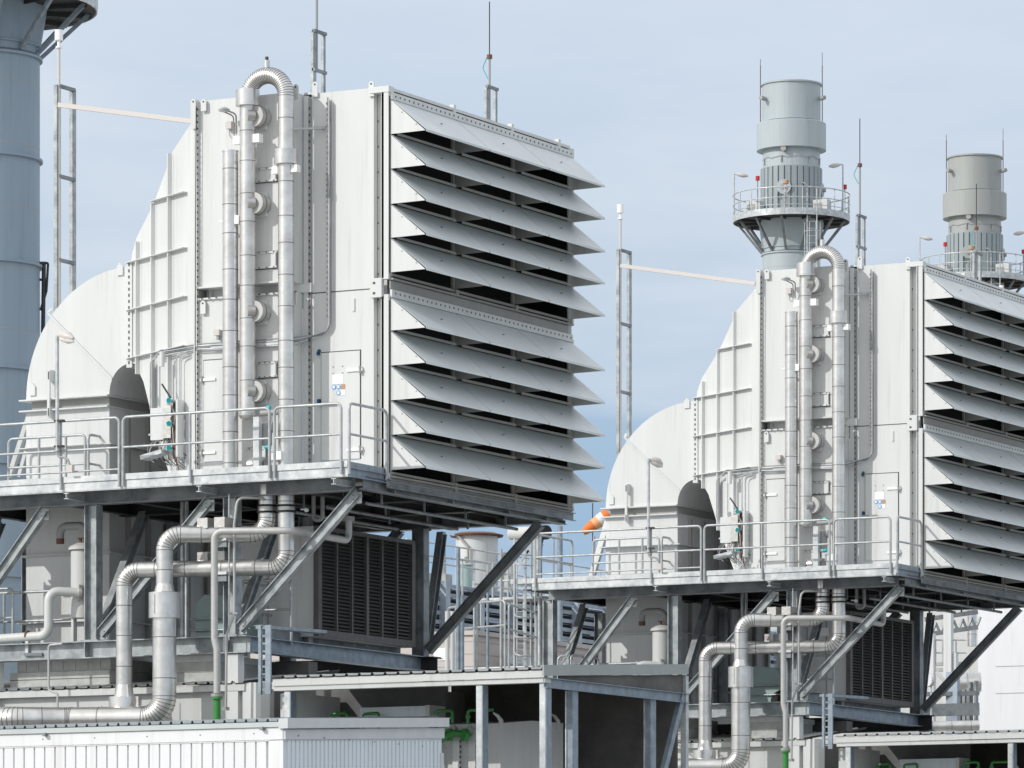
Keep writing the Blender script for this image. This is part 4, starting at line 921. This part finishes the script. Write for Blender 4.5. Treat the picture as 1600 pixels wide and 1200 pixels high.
t = thing('switch_cabinet', 'pale cabinet standing just behind the container roof end under the shed', 'cabinet', (x0, y, 0), 'pale cabinets under the canopies')
again(t, 'pale cabinet standing under the rear shed')
mb('contb').box(x0-.8, x1-.08, y, y+.5, 0, Z(1104, x0, y)).build('housing', t); mb('tank').box(x1-.08, x1, y-.02, y+.52, 0, Z(1103, x0, y)).build('corner_trim', t)

# ================================================================ FRONT CONTAINER
yc = -8.1; xk = X(445, yc); zt = Z(1128, xk, yc)
cn = thing('container', 'white ribbed container with wavy roof across the bottom left corner', 'container', (xk-4, yc+1, 0))
b = MB(); wavy(b, -16, xk-.03, yc-.1, Yd(690, xk), zt+.02, pitch=.186, dz=.25, h=.04, m='roofm', edge='bluegal'); b.build('roof', cn)
b = mb('trim').box(-16, xk, yc-.09, yc-.03, zt-.075, zt+.0).use('clean').box(-16, xk, yc-.06, yc, zt-.26, zt-.08).use('galvd').box(X(78, yc)-.05, X(78, yc), yc-.14, yc-.06, zt-.12, zt-.07).box(xk-.35, xk-.3, yc-.14, yc-.06, zt-.12, zt-.07); b.build('gutter', cn)
b = mb('clean').box(-16, xk-.01, yc, Yd(690, xk)-.1, 0, zt-.05).box(xk-.25, xk+.0, yc-.05, yc-.001, 0, zt-.27).use('clean')
x = xk-.3
while x > -12:
    b.use('clean').box(x-.16, x, yc-.04, yc-.001, 0, zt-.28); x -= .186
b.use('clean').box(-16, xk-.2, yc-.05, yc-.041, zt-.28, zt-.262).use('bolt')
for k in range(9): b.box(xk-.5-k*.93, xk-.485-k*.93, yc-.066, yc-.061, zt-.17, zt-.155)
b.build('side_wall', cn)
ye = Yd(690, xk)
b = mb('contb').prism([(xk-.005, yc+.01, 0), (xk-.005, ye, 0), (xk-.005, ye, zt+.12), (xk-.005, yc+.01, zt-.1)], (.005, 0, 0))
y = yc+.06
while y < ye-.1:
    b.box(xk+.001, xk+.018, y, y+.07, 0, zt-.27+(y-yc)*.04); y += .12
b.use('contf').prism([(xk+.001, yc-.05, zt-.26), (xk+.001, ye+.02, zt-.04), (xk+.001, ye+.02, zt+.12), (xk+.001, yc-.05, zt-.12)], (.04, 0, 0)).prism([(xk-.05, yc-.1, zt-.10), (xk-.05, ye+.05, zt+.14), (xk-.05, ye+.05, zt+.28), (xk-.05, yc-.1, zt+.05)], (.16, 0, 0)).box(xk+.001, xk+.04, ye-.08, ye, 0, zt-.27)
b.use('rust')
for k in range(7): b.box(xk+.051, xk+.056, yc+.3+k*.75, yc+.32+k*.75, zt-.2, zt-.18)
b.build('end_wall', cn)

# ================================================================ CHIMNEYS
def chimney(label, px, dep, rr, zring, zplat, ztop, m, mtop=None, lamps=True, bands=(), zbase=0, full=True, grp='tall round steel chimneys'):
    c = D(px, 600, dep); cx, cy = c[0], c[1]
    t = thing('chimney', label, 'chimney', (cx, cy, 0), grp)
    b = mb(m).lathe((cx, cy), [(rr, 0), (rr, zring)], 64)
    for z in bands: b.lathe((cx, cy), [(rr, z-.04), (rr*1.055, z-.03), (rr*1.055, z+.03), (rr, z+.04)], 64)
    b.use('under')
    k = 0
    while zring-1.45*k > 4 and k < 16:
        zz = zring-.75-1.45*k; b.lathe((cx, cy), [(rr, zz-.008), (rr*1.003, zz), (rr, zz+.008)], 64, False); k += 1
    b.build('shaft', t)
    b = mb(m).lathe((cx, cy), [(rr*1.0, zring+.1), (rr*1.13, zplat-.06)], 64).lathe((cx, cy), [(rr*1.05, zring-.12), (rr*1.05, zring-.06), (rr, zring-.06), (rr, zring+.16), (rr*1.04, zring+.16), (rr*1.04, zring+.2), (rr, zring+.2), (rr*1.0, zplat)], 64); b.build('ring', t)
    rp = rr*2.0
    for k in range(12):
        th = k*math.pi/6+.25; d = Vector((math.cos(th), math.sin(th), 0)); o = Vector((cx, cy, 0))
        mb('galvd' if full else 'bluegal').bar(o+d*rr*1.03+Vector((0, 0, zring+.02)), o+d*rp*.95+Vector((0, 0, zplat-.05)), (0, 0, 1), .1, .09).build('bracket', t)
    b = mb('dark').lathe((cx, cy), [(rr, zplat-.05), (rp, zplat-.05)], 48, False)
    for k in range(12):
        th = k*math.pi/6+.25; d = Vector((math.cos(th), math.sin(th), 0)); o = Vector((cx, cy, zplat-.1)); b.bar(o+d*rr, o+d*rp*.97, (0, 0, 1), .1, .05)
    b.use('galv').lathe((cx, cy), [(rp, zplat-.1), (rp+.03, zplat-.1), (rp+.03, zplat+.2), (rp, zplat+.2)], 48, False).lathe((cx, cy), [(rr*.9, zplat), (rp, zplat)], 48, False)
    b.build('platform', t)
    def ring(z, r=.025): return [(cx+(rp+.02)*math.cos(k*math.pi/24), cy+(rp+.02)*math.sin(k*math.pi/24), z) for k in range(49)]
    rl = mb('galv').tube(ring(zplat+1.15), .028, 8).tube(ring(zplat+.68), .022, 8).tube(ring(zplat+.35), .018, 8)
    for k in range(20): th = k*math.pi/10; rl.cyl((cx+(rp+.02)*math.cos(th), cy+(rp+.02)*math.sin(th), zplat), (cx+(rp+.02)*math.cos(th), cy+(rp+.02)*math.sin(th), zplat+1.15), .024, 6)
    rl.build('platform_railing', t)
    if not full:
        mb(m).lathe((cx, cy), [(rr, zplat), (rr, ztop)], 64).build('upper_shaft', t)
        z0 = zring-8.5
        Q = lambda dr, z: (cx+(rr+dr)*ca, cy+(rr+dr)*sa, z)
        z5 = zs(480)
        mb('dark').pipe([Q(.1, zs(412)), Q(.2, zs(410)), Q(.16, zs(455)), Q(.02, zs(485))], .03, .1, 6).pipe([Q(0, zs(437)), Q(.2, zs(437))], .03, .1, 6).pipe([Q(.0, zs(412)), Q(.14, zs(412))], .05, .1, 6).pipe([Q(.1, zs(412)), Q(.08, zs(520))], .05, .1, 6).build('cable_bracket', t); return t
    z1, z2, z3 = zplat+2.35, zplat+3.2, zplat+4.45
    b = mb(m).lathe((cx, cy), [(rr, zplat), (rr, z1+.3), (rr*.98, z2)], 64).build('neck', t)
    b = mb('stackr')
    for k in range(30):
        th = k*2*math.pi/30; w_ = 2*math.pi/30*.38
        p0 = [(cx+rr*1.07*math.cos(th+q), cy+rr*1.07*math.sin(th+q)) for q in (-w_, w_)]; p1 = [(cx+rr*.99*math.cos(th+q), cy+rr*.99*math.sin(th+q)) for q in (-w_*1.25, w_*1.25)]
        b.prism([(*p1[0], zplat), (*p0[0], zplat), (*p0[1], zplat), (*p1[1], zplat)], (0, 0, z1-zplat))
    b.build('ribbed_insulation', t)
    mb(m).lathe((cx, cy), [(rr, z2), (rr*1.2, z2+.0), (rr*1.2, z3-.03), (rr*1.17, z3), (rr, z3)], 64).build('collar', t)
    mb(m).lathe((cx, cy), [(rr*1.01, z3), (rr*1.01, ztop-.05), (rr*1.06, ztop-.05), (rr*1.06, ztop+.02), (rr*.98, ztop+.02)], 64).use('bolt').lathe((cx, cy), [(rr*1.012, z3+.005), (rr*1.022, z3+.01), (rr*1.022, z3+.06), (rr*1.012, z3+.065)], 64, False).build('top_section', t)
    # fittings use world left/right
    lf = Vector((-ca, -sa, 0)); rt = -lf; fr = Vector((sa, -ca, 0)); o = Vector((cx, cy, 0))
    for sgn in (-1, 1):
        q = o+rt*sgn*rr*1.07
        mb('rust').cyl(q+Vector((0, 0, z3-.5)), q+Vector((0, 0, ztop+.9)), .022, 6).use('dark').cyl(q+Vector((0, 0, ztop+.9)), q+Vector((0, 0, ztop+1.2+.3*(sgn > 0))), .012, 6).build('lightning_rod', t)
        q = o+rt*sgn*rr*.95+fr*rr*.5; mb('under').cyl(q+Vector((0, 0, z3+1.05)), q+rt*sgn*.2+fr*.3+Vector((0, 0, z3+1.05)), .1, 12).build('sampling_port', t)
    for ang, z, r_ in ((-.3, zplat+1.35, .34), (1.3, zplat+1.35, .3)):
        d = (fr*math.cos(ang)+rt*math.sin(ang)); q = o+d*rr*1.06+Vector((0, 0, z)); mb(m).cyl(q, q+d*.08, r_, 22).use('cable').cyl(q+d*.08, q+d*.2, r_*.35, 12).build('inspection_port', t)
    d = (fr*math.cos(.28)+rt*math.sin(.28)); q = o+d*rr*1.1+Vector((0, 0, zplat+1.5))
    mb('cable').pipe([q, q+d*.25, q+d*.25+rt*.3-Vector((0, 0, .25)), q+rt*.6-Vector((0, 0, .2))], .03, .1, 6).build('cable', t)
    d = (fr*math.cos(-.3)+rt*math.sin(-.3)); q = o+d*rr*1.02+Vector((0, 0, z1+.75)); mb('under').cyl(q, q+d*.2, .13, 12).build('sampling_port', t)
    b = mb('cable')
    pts = [o+(fr*math.cos(k*.2)+rt*math.sin(k*.2))*rr*1.03+Vector((0, 0, z1+.42+.05*math.sin(k*2.1))) for k in range(-7, 8)]; b.tube(pts, .012, 5)
    for k in (-6, -2, 3, 6): q = pts[k+7]; b.cyl(q, q+Vector((0, 0, -.3)), .03, 6)
    b.build('wiring', t)
    for d, sx in ((lf*.72*1+fr*.35, -1), (rt*.55+fr*.55, 1)):
        q = o+d*rp*.9+Vector((0, 0, zplat)); mb('tank').box(q.x-.35, q.x+.35, q.y-.2, q.y+.2, zplat, zplat+.75).use('under').box(q.x-.3, q.x+.1, q.y-.21, q.y-.2, zplat+.1, zplat+.6).build('equipment_box', t)
    q = o+fr*.95*rp+lf*.5*rp*.3; b = mb('tank').cyl(q+Vector((0, 0, zplat)), q+Vector((0, 0, zplat+.9)), .09, 10).use('lamp').cyl(q+Vector((0, 0, zplat+.85)), q+Vector((0, 0, zplat+1.3)), .06, 10).use('signr').cyl(q+Vector((0, 0, zplat+1.3)), q+Vector((0, 0, zplat+1.45)), .14, 12); b.build('valve', t)
    for d, zt_ in ((lf, 1.55), (rt*.95-fr*.1, 1.5)):
        q = o+d*rp*(.62 if d == lf else .98)+fr*(rp*.7 if d == lf else 0)
        mb('cable').cyl(q+Vector((0, 0, zplat)), q+Vector((0, 0, zplat+zt_)), .03, 6).use('red').cyl(q+Vector((0, 0, zplat+zt_)), q+Vector((0, 0, zplat+zt_+.2)), .1, 10).build('beacon', t)
    # caged ladder
    q = o+fr*rp*.93+rt*rp*.3
    b = mb('galv')
    for dx in (-.22, .22): b.cyl(q+rt*dx+Vector((0, 0, zplat-7)), q+rt*dx+Vector((0, 0, zplat+1.1)), .03, 6)
    for k in range(22): b.cyl(q-rt*.22+Vector((0, 0, zplat-7+k*.33)), q+rt*.22+Vector((0, 0, zplat-7+k*.33)), .014, 5)
    for k in range(7): b.tube([q+rt*.38*math.cos(a_)+fr*(.15+.38*math.sin(a_))+Vector((0, 0, zplat-.9-k*.95)) for a_ in [j*math.pi/8 for j in range(9)]], .016, 5)
    for j in (1, 3, 5, 7): a_ = j*math.pi/8; b.cyl(q+rt*.38*math.cos(a_)+fr*(.15+.38*math.sin(a_))+Vector((0, 0, zplat-7)), q+rt*.38*math.cos(a_)+fr*(.15+.38*math.sin(a_))+Vector((0, 0, zplat-.5)), .018, 5)
    b.build('caged_ladder', t)
    return t
def stack_lamp(label, px, py_top, dep, hd, zb):
    c = Vector(D(px, py_top, dep)); rt = Vector((ca, sa, 0))
    t = thing('chimney_lamp', label, 'lamp', (c.x, c.y, zb), 'lamps on the chimney platforms')
    mb('galv').cyl((c.x, c.y, zb), c, .035, 6).build('pole', t)
    a = c+rt*hd*.1; pts = [a, a+rt*hd*.15, a+rt*hd*.35, a+rt*hd*.55]
    mb('lamp').tube([p_-Vector((0, 0, .03*i)) for i, p_ in enumerate(pts)], .05, 10, radii=[.04, .09, .11, .04]).cyl(c, a, .03, 6).build('lamp_head', t)
DB, DC = 221, 241; kz = lambda py, d: EYE+(HOR-py)/F*d
chimney('tall pale chimney with round railed platform, right of centre', 1236.5, DB, 1.33, kz(396, DB), kz(345, DB), kz(133, DB), 'stack')
chimney('shorter looking dull grey chimney farthest to the right, half hidden by the roof', 1523, DC, 1.33, kz(396, DB), kz(345, DB), kz(133, DB), 'stackc')
zs = lambda py: EYE+(HOR-py)/F*113
chimney('thick chimney in bluish shadow cut by the left edge of the photo', -26, 113, 1.325, zs(88), zs(10), zs(-400), 'stackl', full=False, bands=(zs(252), zs(417), zs(582), zs(730), zs(905)))
zpB = kz(345, DB)
stack_lamp('white lamp on the left rim of the nearer railed chimney', 1147, 272, DB, 1, zpB)
stack_lamp('white lamp on the right rim of the nearer railed chimney', 1317, 257, DB, -1, zpB)
stack_lamp('white lamp on the left rim of the farthest chimney', 1437, 371, DC, 1, zpB)
stack_lamp('white lamp on the right rim of the farthest chimney', 1604, 363, DC, -1, zpB)

# ================================================================ BACKGROUND BETWEEN THE UNITS
a = Vector(D(640, 897, 135)); x0, y0 = a.x, a.y
t = thing('slatted_building', 'blue grey open slatted cooler building behind the nearer house', 'building', (x0-3, y0+8, 0))
ztp = Z(900, x0, y0); LEN = 26
mb('black').box(x0-6, x0-.6, y0, y0+LEN, 0, ztp-.1).build('dark_core', t)
PB = 2.05
for k in range(int(LEN/PB)+1): mb('fac').box(x0-.18, x0+.04, y0+k*PB, y0+k*PB+.26, 0, ztp).build('post', t)
for i in range(27):
    b = mb('fac'); z = ztp-.1-i*.265
    b.bar((x0-.14, y0, z), (x0-.14, y0+LEN, z), (.25, 0, 1), .115, .02)
    b.box(x0-.5, x0-.2, y0, y0+LEN, z-.10, z-.09)
    for k in range(12):
        if random.random() < .55: yy = y0+random.uniform(0, LEN-2); b.box(x0-.13+.0, x0-.05, yy, yy+random.uniform(.3, 1.2), z-.10, z-.05)
    b.build('slat_row', t)
b = mb('galv')
for z in (.5, 1.05): b.cyl((x0-.1, y0, ztp+z), (x0-.1, y0+LEN, ztp+z), .025, 6)
for k in range(14): b.cyl((x0-.1, y0+k*2, ztp), (x0-.1, y0+k*2, ztp+1.05), .025, 6)
b.build('roof_rail', t)
for k, (px, s) in enumerate(((663, .3), (692, .35), (760, .15), (793, .15))):
    yy = Yd(px, x0-1); mb('conc').box(x0-1.3, x0-.8, yy-.2, yy+.2, ztp-.1, ztp+s).cyl((x0-1, yy, ztp+s), (x0-1, yy, ztp+s+.45), .1, 10).build('roof_vent', t)

dep = 108; a = Vector(D(742, 992, dep))
t = thing('panelled_building', 'cream building with horizontal panel joints below the slatted cooler', 'building', (a.x-2, a.y+5, 0))
b = mb('cream').box(a.x-9, a.x, a.y, a.y+18, 0, a.z)
b.build('wall', t)
b = mb('under')
for k in range(14): z = a.z-.15-k*.28; b.box(a.x-9, a.x+.004, a.y-.006, a.y, z, z+.015).box(a.x, a.x+.006, a.y, a.y+18, z, z+.015)
b.build('panel_joints', t)
mb('cream').box(a.x-9.05, a.x+.06, a.y-.06, a.y+18, a.z+.001, a.z+.1).build('parapet', t)
mb('sign').box(a.x-1.05, a.x-.6, a.y-.02, a.y-.007, a.z-.55, a.z-.27).use('tank').box(a.x+.05, a.x+.3, a.y+1.2, a.y+2.6, 0, a.z-.8).use('bluegal').bar((a.x+.4, a.y+1.4, a.z-2), (a.x+.4, a.y+3.2, a.z-.5), (0, 0, 1), .25, .1).use('galv').bar((a.x+.3, a.y+1, a.z-.5), (a.x+.3, a.y+9, a.z-.5), (0, 0, 1), .2, .12).build('door_canopy', t)

c = D(745, 870, 150); zt = kz(838, 150)
t = thing('storage_tank', 'white round tank with dark rusty lid behind the slatted cooler', 'tank', (c[0], c[1], 0))
mb('white').lathe(c, [(.66, 0), (.66, zt)], 40).build('shell', t)
mb('rust').lathe(c, [(.82, zt-.02), (.84, zt+.03), (.6, zt+.1)], 40).build('lid', t)
mb('cable').pipe([(c[0]+.1, c[1]-.75, kz(905, 150)), (c[0]+.1, c[1]-.75, kz(858, 150)), (c[0]-.3, c[1]-.7, kz(838, 150)), (c[0]-.5, c[1]-.7, kz(838, 150))], .04, .1, 8).build('pipe', t)
mb('bluegal').box(c[0]-1.08, c[0]-.92, c[1]-.5, c[1]-.35, 0, zt+.15).build('steel_post', t)
c = D(728, 890, 140); t = thing('vent_pot', 'small grey green ribbed pot with stub in front of the white tank', 'vent', (c[0], c[1], 0))
mb('glass').lathe(c, [(.19, 10), (.19, kz(884, 140))], 20).lathe(c, [(.22, kz(884, 140)), (.22, kz(882, 140)), (.1, kz(880, 140))], 20).use('under').cyl((c[0], c[1], kz(881, 140)), (c[0], c[1], kz(870, 140)), .05, 8).build('pot', t)
c = D(794, 890, 150); t = thing('white_cylinder', 'slim white cylinder right of the tank with rusty lid', 'tank', (c[0], c[1], 0))
mb('white').lathe(c, [(.22, 0), (.22, kz(866, 150))], 24).build('shell', t); mb('under').lathe(c, [(.24, kz(866, 150)), (.2, kz(864, 150))], 24).build('lid', t)
# white duct mouth with black opening
c0, c1 = Vector(D(800, 834, 128)), Vector(D(848, 832, 127))
t = thing('exhaust_duct', 'white round duct end with black opening above the ladder', 'duct', tuple(c0), None)
mb('tank').tube([c0, c1], .17, 20).build('pipe', t); d = (c1-c0).normalized()
mb('black').tube([c1+d*.0, c1+d*.16], .19, 20).build('mouth', t)
b = mb('black').pipe([tuple(c1+Vector((0, 0, -.1))), tuple(Vector(D(845, 850, 127))), tuple(Vector(D(843, 905, 127)))], .05, .1, 8); b.build('hose', t)
b = mb('tank')
for pxa, pya, pxb, pyb in ((812, 880, 838, 842), (806, 900, 826, 860), (838, 870, 848, 850)): b.bar(D(pxa, pya, 127.5), D(pxb, pyb, 127.5), (0, 0, 1), .06, .06)
b.build('braces', t)
# post beside it, windsock
c = D(875, 1000, 126); t = tag(mb('bluegal').cyl((c[0], c[1], 0), (c[0], c[1], kz(822, 126)), .075, 10).build('steel_post', base=(c[0], c[1], 0)), 'plain blue grey post rising behind the rear deck rail left of the windsock', 'post')
t = thing('windsock', 'orange and white windsock hanging beside the rear elbow duct', 'windsock', D(925, 905, 108))
P0, P1 = Vector(D(952, 803, 108)), Vector(D(911, 832, 108))
L = [P0.lerp(P1, k/5) for k in range(6)]; rs = [.15, .155, .145, .13, .11, .07]
b = MB()
for k in range(5): b.use(('orange', 'wfab', 'palor', 'orange', 'orange')[k]).tube([L[k], L[k+1]], .1, 18, cap=(k in (0,)), radii=[rs[k], rs[k+1]])
b.build('sock', t)
a1 = D(926, 905, 108.3); mb('dark').cyl(a1, D(926, 786, 108.3), .012, 6).build('wire', t)
mb('galv').cyl(D(928, 930, 108.5), D(928, 838, 108.5), .035, 8).build('pole', t)
t = tag(mb('tank').bar(D(921, 915, 105.5), D(950, 815, 105.5), (1, 0, 0), .13, .1).build('leaning_strut', base=D(921, 915, 105.5)), 'pale leaning strut beside the windsock', 'strut')
t = tag(mb('tank').bar(S(15, 745, 3.5), S(46, 650, 3.5), (1, 0, 0), .09, .08).bar(S(30, 745, 3.5), S(48, 680, 3.5), (1, 0, 0), .07, .06).build('leaning_strut', base=S(15, 745, 3.5)), 'pale leaning strut left of the nearer vertical duct', 'strut')
# ladder up to the rear deck
t = thing('access_ladder', 'galvanised ladder climbing to the left end of the rear deck', 'ladder', D(812, 1050, 103))
for px in (804, 820): mb('galv').cyl(D(px, 1080, 103), D(px, 842, 103), .03, 8).build('stile', t)
b = mb('galv')
for k in range(16): b.cyl(D(804, 905+k*10, 103), D(820, 906+k*10, 103), .014, 6)
b.build('rungs', t)
b = mb('galv')
for py in (860, 876, 958, 990, 1018): b.pipe([D(804, py, 103), D(806, py+6, 101.9), D(836, py+8, 102.2), D(838, py+3, 103.2)], .016, .2, 6)
for px in (808, 822, 836): b.cyl(D(px, 1040, 102.1), D(px, 862, 102.1), .014, 6)
b.build('safety_cage', t)
mb('galv').box(*(lambda p: (p[0]-.2, p[0]+1.0, p[1], p[1]+.8, p[2]-.1, p[2]))(D(808, 905, 103))).build('landing', t)
# lower platform rails seen through the gap
zf = kz(1046, 97)
def railD(label, p0, p1, dep0, dep1, pyt, posts=()):
    a, c = Vector(D(p0, pyt, dep0)), Vector(D(p1, pyt, dep1)); return guard(label, (a.x, a.y, 0), (c.x, c.y, 0), posts, zd=a.z-1.15-.9, h=1.95, r=.024)
railD('bent tube guard rail in the gap, left panel above the shed roof', 722, 789, 98, 97, 944, (.35,))
railD('bent tube guard rail in the gap running back beside the ladder', 795, 838, 97, 99.5, 944)
railD('small bent guard rail at the far left of the gap', 700, 741, 100.5, 99.5, 950, (.3,))
railD('low double hoop rail beside the rear column, left', 872, 888, 101, 101, 1025)
railD('low double hoop rail beside the rear column, right', 892, 935, 101, 102, 1024, (.5,))
for px, lb in ((716, 'left of two tall tube posts in the gap'), (722, 'right of two tall tube posts in the gap')):
    c = D(px, 1050, 97.5); tag(mb('bluegal').cyl((c[0], c[1], 4), (c[0], c[1], kz(856 if px < 720 else 930, 97.5)), .045, 8).build('tube_post', base=(c[0], c[1], 4)), lb, 'post', 'tube posts in the gap')
for px, lb in ((693, 'left upright of the pale rack in the gap'), (701, 'right upright of the pale rack in the gap')):
    c = D(px+6, 1050, 99); tag(mb('tank').cyl((c[0], c[1], 4), (c[0], c[1], kz(955, 99)), .05, 8).build('tube_post', base=(c[0], c[1], 4)), lb, 'post', 'tube posts in the gap')
c = Vector(D(770, 925, 104)); tag(mb('galv').box(c.x-.3, c.x+1.2, c.y, c.y+.8, kz(934, 104)-.05, kz(934, 104)).cyl((c.x, c.y, kz(934, 104)), (c.x, c.y, kz(880, 104)), .025, 6).cyl((c.x+1.1, c.y, kz(934, 104)), (c.x+1.1, c.y, kz(845, 104)), .04, 6).cyl((c.x, c.y, kz(908, 104)), (c.x+1.1, c.y, kz(908, 104)), .02, 6).cyl((c.x+1.1, c.y+.1, 3), (c.x+1.1, c.y+.1, kz(934, 104)), .05, 8).build('small_landing', base=(c.x, c.y, 4)), 'small grated landing with tube uprights left of the ladder', 'landing')

for px, py, dp_, m_, lb in ((762, 905, 102, 'bluegal', 'slim blue grey tube post behind the bent guard rail panel'), (783, 858, 103, 'rail', 'slim tube post left of the access ladder'), (830, 848, 104, 'rail', 'slim tube post just right of the access ladder'), (845, 838, 105, 'bluegal', 'slim blue grey tube post beside the rear deck end')):
    c = D(px, 1050, dp_); tag(mb(m_).cyl((c[0], c[1], 4), (c[0], c[1], kz(py, dp_)), .032, 8).build('tube_post', base=(c[0], c[1], 4)), lb, 'post', 'tube posts in the gap')
for k, (a_, b_, py, lb) in enumerate(((668, 800, 868, 'long thin handrail crossing in front of the white tank'), (740, 850, 912, 'thin handrail left of the ladder landing'))):
    a, c = D(a_, py, 112), D(b_, py+16, 118); t = thing('handrail', lb, 'railing', a, None)
    mb('rail').cyl(a, c, .03, 8).build('top_rail', t)
    for f in (.1, .4, .7, .95): q = Vector(a).lerp(Vector(c), f); mb('rail').cyl(q, q-Vector((0, 0, .95)), .025, 6).build('post', t)
# ================================================================ RIGHT BACKGROUND UNDER THE REAR DECK
a = Vector(D(1528, 1150, 150))
def wbox(t_, name, m, p0, p1, d0, thick, pt, pb):     # box whose front faces the camera-side wall direction
    q0 = Vector(D(p0, pt, d0)); q1x = X(p1, q0.y); return mb(m).box(q0.x, q1x, q0.y, q0.y+thick, max(0, Z(pb, q0.x, q0.y)), q0.z).build(name, t_)
t = thing('white_hall', 'large plain white hall at the right edge behind the rear unit', 'building', (a.x+4, a.y, 0))
wbox(t, 'wall', 'clean', 1528, 1760, 150, 8, 915, 1500)
q0 = Vector(D(1528, 900, 150)); b = mb('under')
for py in (1043, 1085): z = Z(py, q0.x, q0.y); b.box(q0.x+.6, q0.x+9, q0.y-.008, q0.y, z, z+.02)
b.build('panel_joints', t)
t = thing('grey_hall', 'grey clad hall wall seen through the rear frame', 'building', D(1480, 1100, 165))
wbox(t, 'wall', 'tank', 1240, 1545, 165, 6, 935, 1500); q0 = Vector(D(1425, 930, 165))
b = mb('under').box(q0.x, q0.x+3.5, q0.y-.02, q0.y, Z(1012, q0.x, q0.y), Z(1008, q0.x, q0.y)).box(q0.x, q0.x+3.5, q0.y-.3, q0.y, Z(985, q0.x, q0.y), Z(978, q0.x, q0.y)); b.build('ledge', t)
t = thing('pipe_rack', 'white steel rack with posts, rails and roof truss behind the rear frame', 'steel frame', D(1490, 1140, 140))
for px, py0, w_ in ((1482, 955, .12), (1457, 990, .07), (1493, 1020, .05)):
    c = D(px, py0, 140); mb('white').box(c[0]-w_, c[0]+w_, c[1]-.1, c[1]+.1, 0, c[2]).build('post', t)
for p in ((1445, 978, 1528, 966), (1445, 1002, 1528, 990)): mb('galvd').bar(D(p[0], p[1]-10, 141), D(p[2], p[3]-10, 141), (0, 0, 1), .13, .1).build('truss_chord', t)
b = mb('galvd')
for k in range(6): b.bar(D(1448+k*14, 975-k*2, 141), D(1455+k*14, 992-k*2, 141), (1, 0, 0), .06, .06).bar(D(1455+k*14, 992-k*2, 141), D(1462+k*14, 974-k*2, 141), (1, 0, 0), .06, .06)
b.build('truss_web', t)
for py in (1038, 1047): mb('white').bar(D(1445, py, 140.5), D(1505, py-1, 140.5), (0, 0, 1), .1, .2).build('floor_beam', t)
b = mb('galv')
for py in (1000, 1020): b.cyl(D(1450, py, 140), D(1510, py, 140), .022, 6)
for px in (1462, 1473, 1494): b.cyl(D(px, 1040, 140), D(px, 1000, 140), .022, 6)
b.build('rail', t)
mb('white').bar(D(1463, 1050, 139.5), D(1477, 1065, 139.5), (0, 0, 1), .1, .1).build('strut', t)
mb('fac').box(*(lambda p: (p[0], p[0]+.35, p[1], p[1]+.2, 0, p[2]))(D(1478, 1050, 139))).build('lower_post', t)
c0 = Vector(D(1455, 1063, 135)); t = tag(mb('clean').cyl(c0, c0+Vector((-sa, -ca, 0))*.12, .17, 24).use('galv').cyl(c0+Vector((-sa, -ca, 0))*.02, c0+Vector((-sa, -ca, 0))*.05, .19, 24).cyl(c0, (c0.x, c0.y, 0), .03, 8).build('round_dial', base=tuple(c0)), 'round white disc beside the rear frame brace', 'disc')
t = thing('clad_duct', 'horizontal silver pipe and riser beside the white hall', 'pipe', D(1515, 1060, 145))
mb('clad').clad([D(1488, 1068, 145), D(1532, 1066, 145)], .3, .3).build('pipe', t); mb('clad').clad([D(1519, 1010, 144), D(1519, 935, 144)], .14, .3).build('riser', t)
mb('clad').clad([D(1445, 1135, 137), D(1530, 1133, 137)], .14, .3).build('low_pipe', t); mb('galvd').bar(D(1440, 1110, 138), D(1530, 1108, 138), (0, 0, 1), .35, .2).build('support_beam', t); mb('galvd').bar(D(1440, 1085, 139), D(1530, 1083, 139), (0, 0, 1), .12, .2).build('support_beam', t)
b = mb('galvd')
for px in (1503, 1512, 1522, 1497, 1508): mb('galvd').box(*(lambda p: (p[0], p[0]+random.uniform(.05, .14), p[1], p[1]+.2, 0, p[2]))(D(px, random.uniform(1060, 1095), 142))).build('support_post', t)

# ================================================================ copy the unit's things to the rear unit
for r_, lb in UNITS: dup(r_, lb)
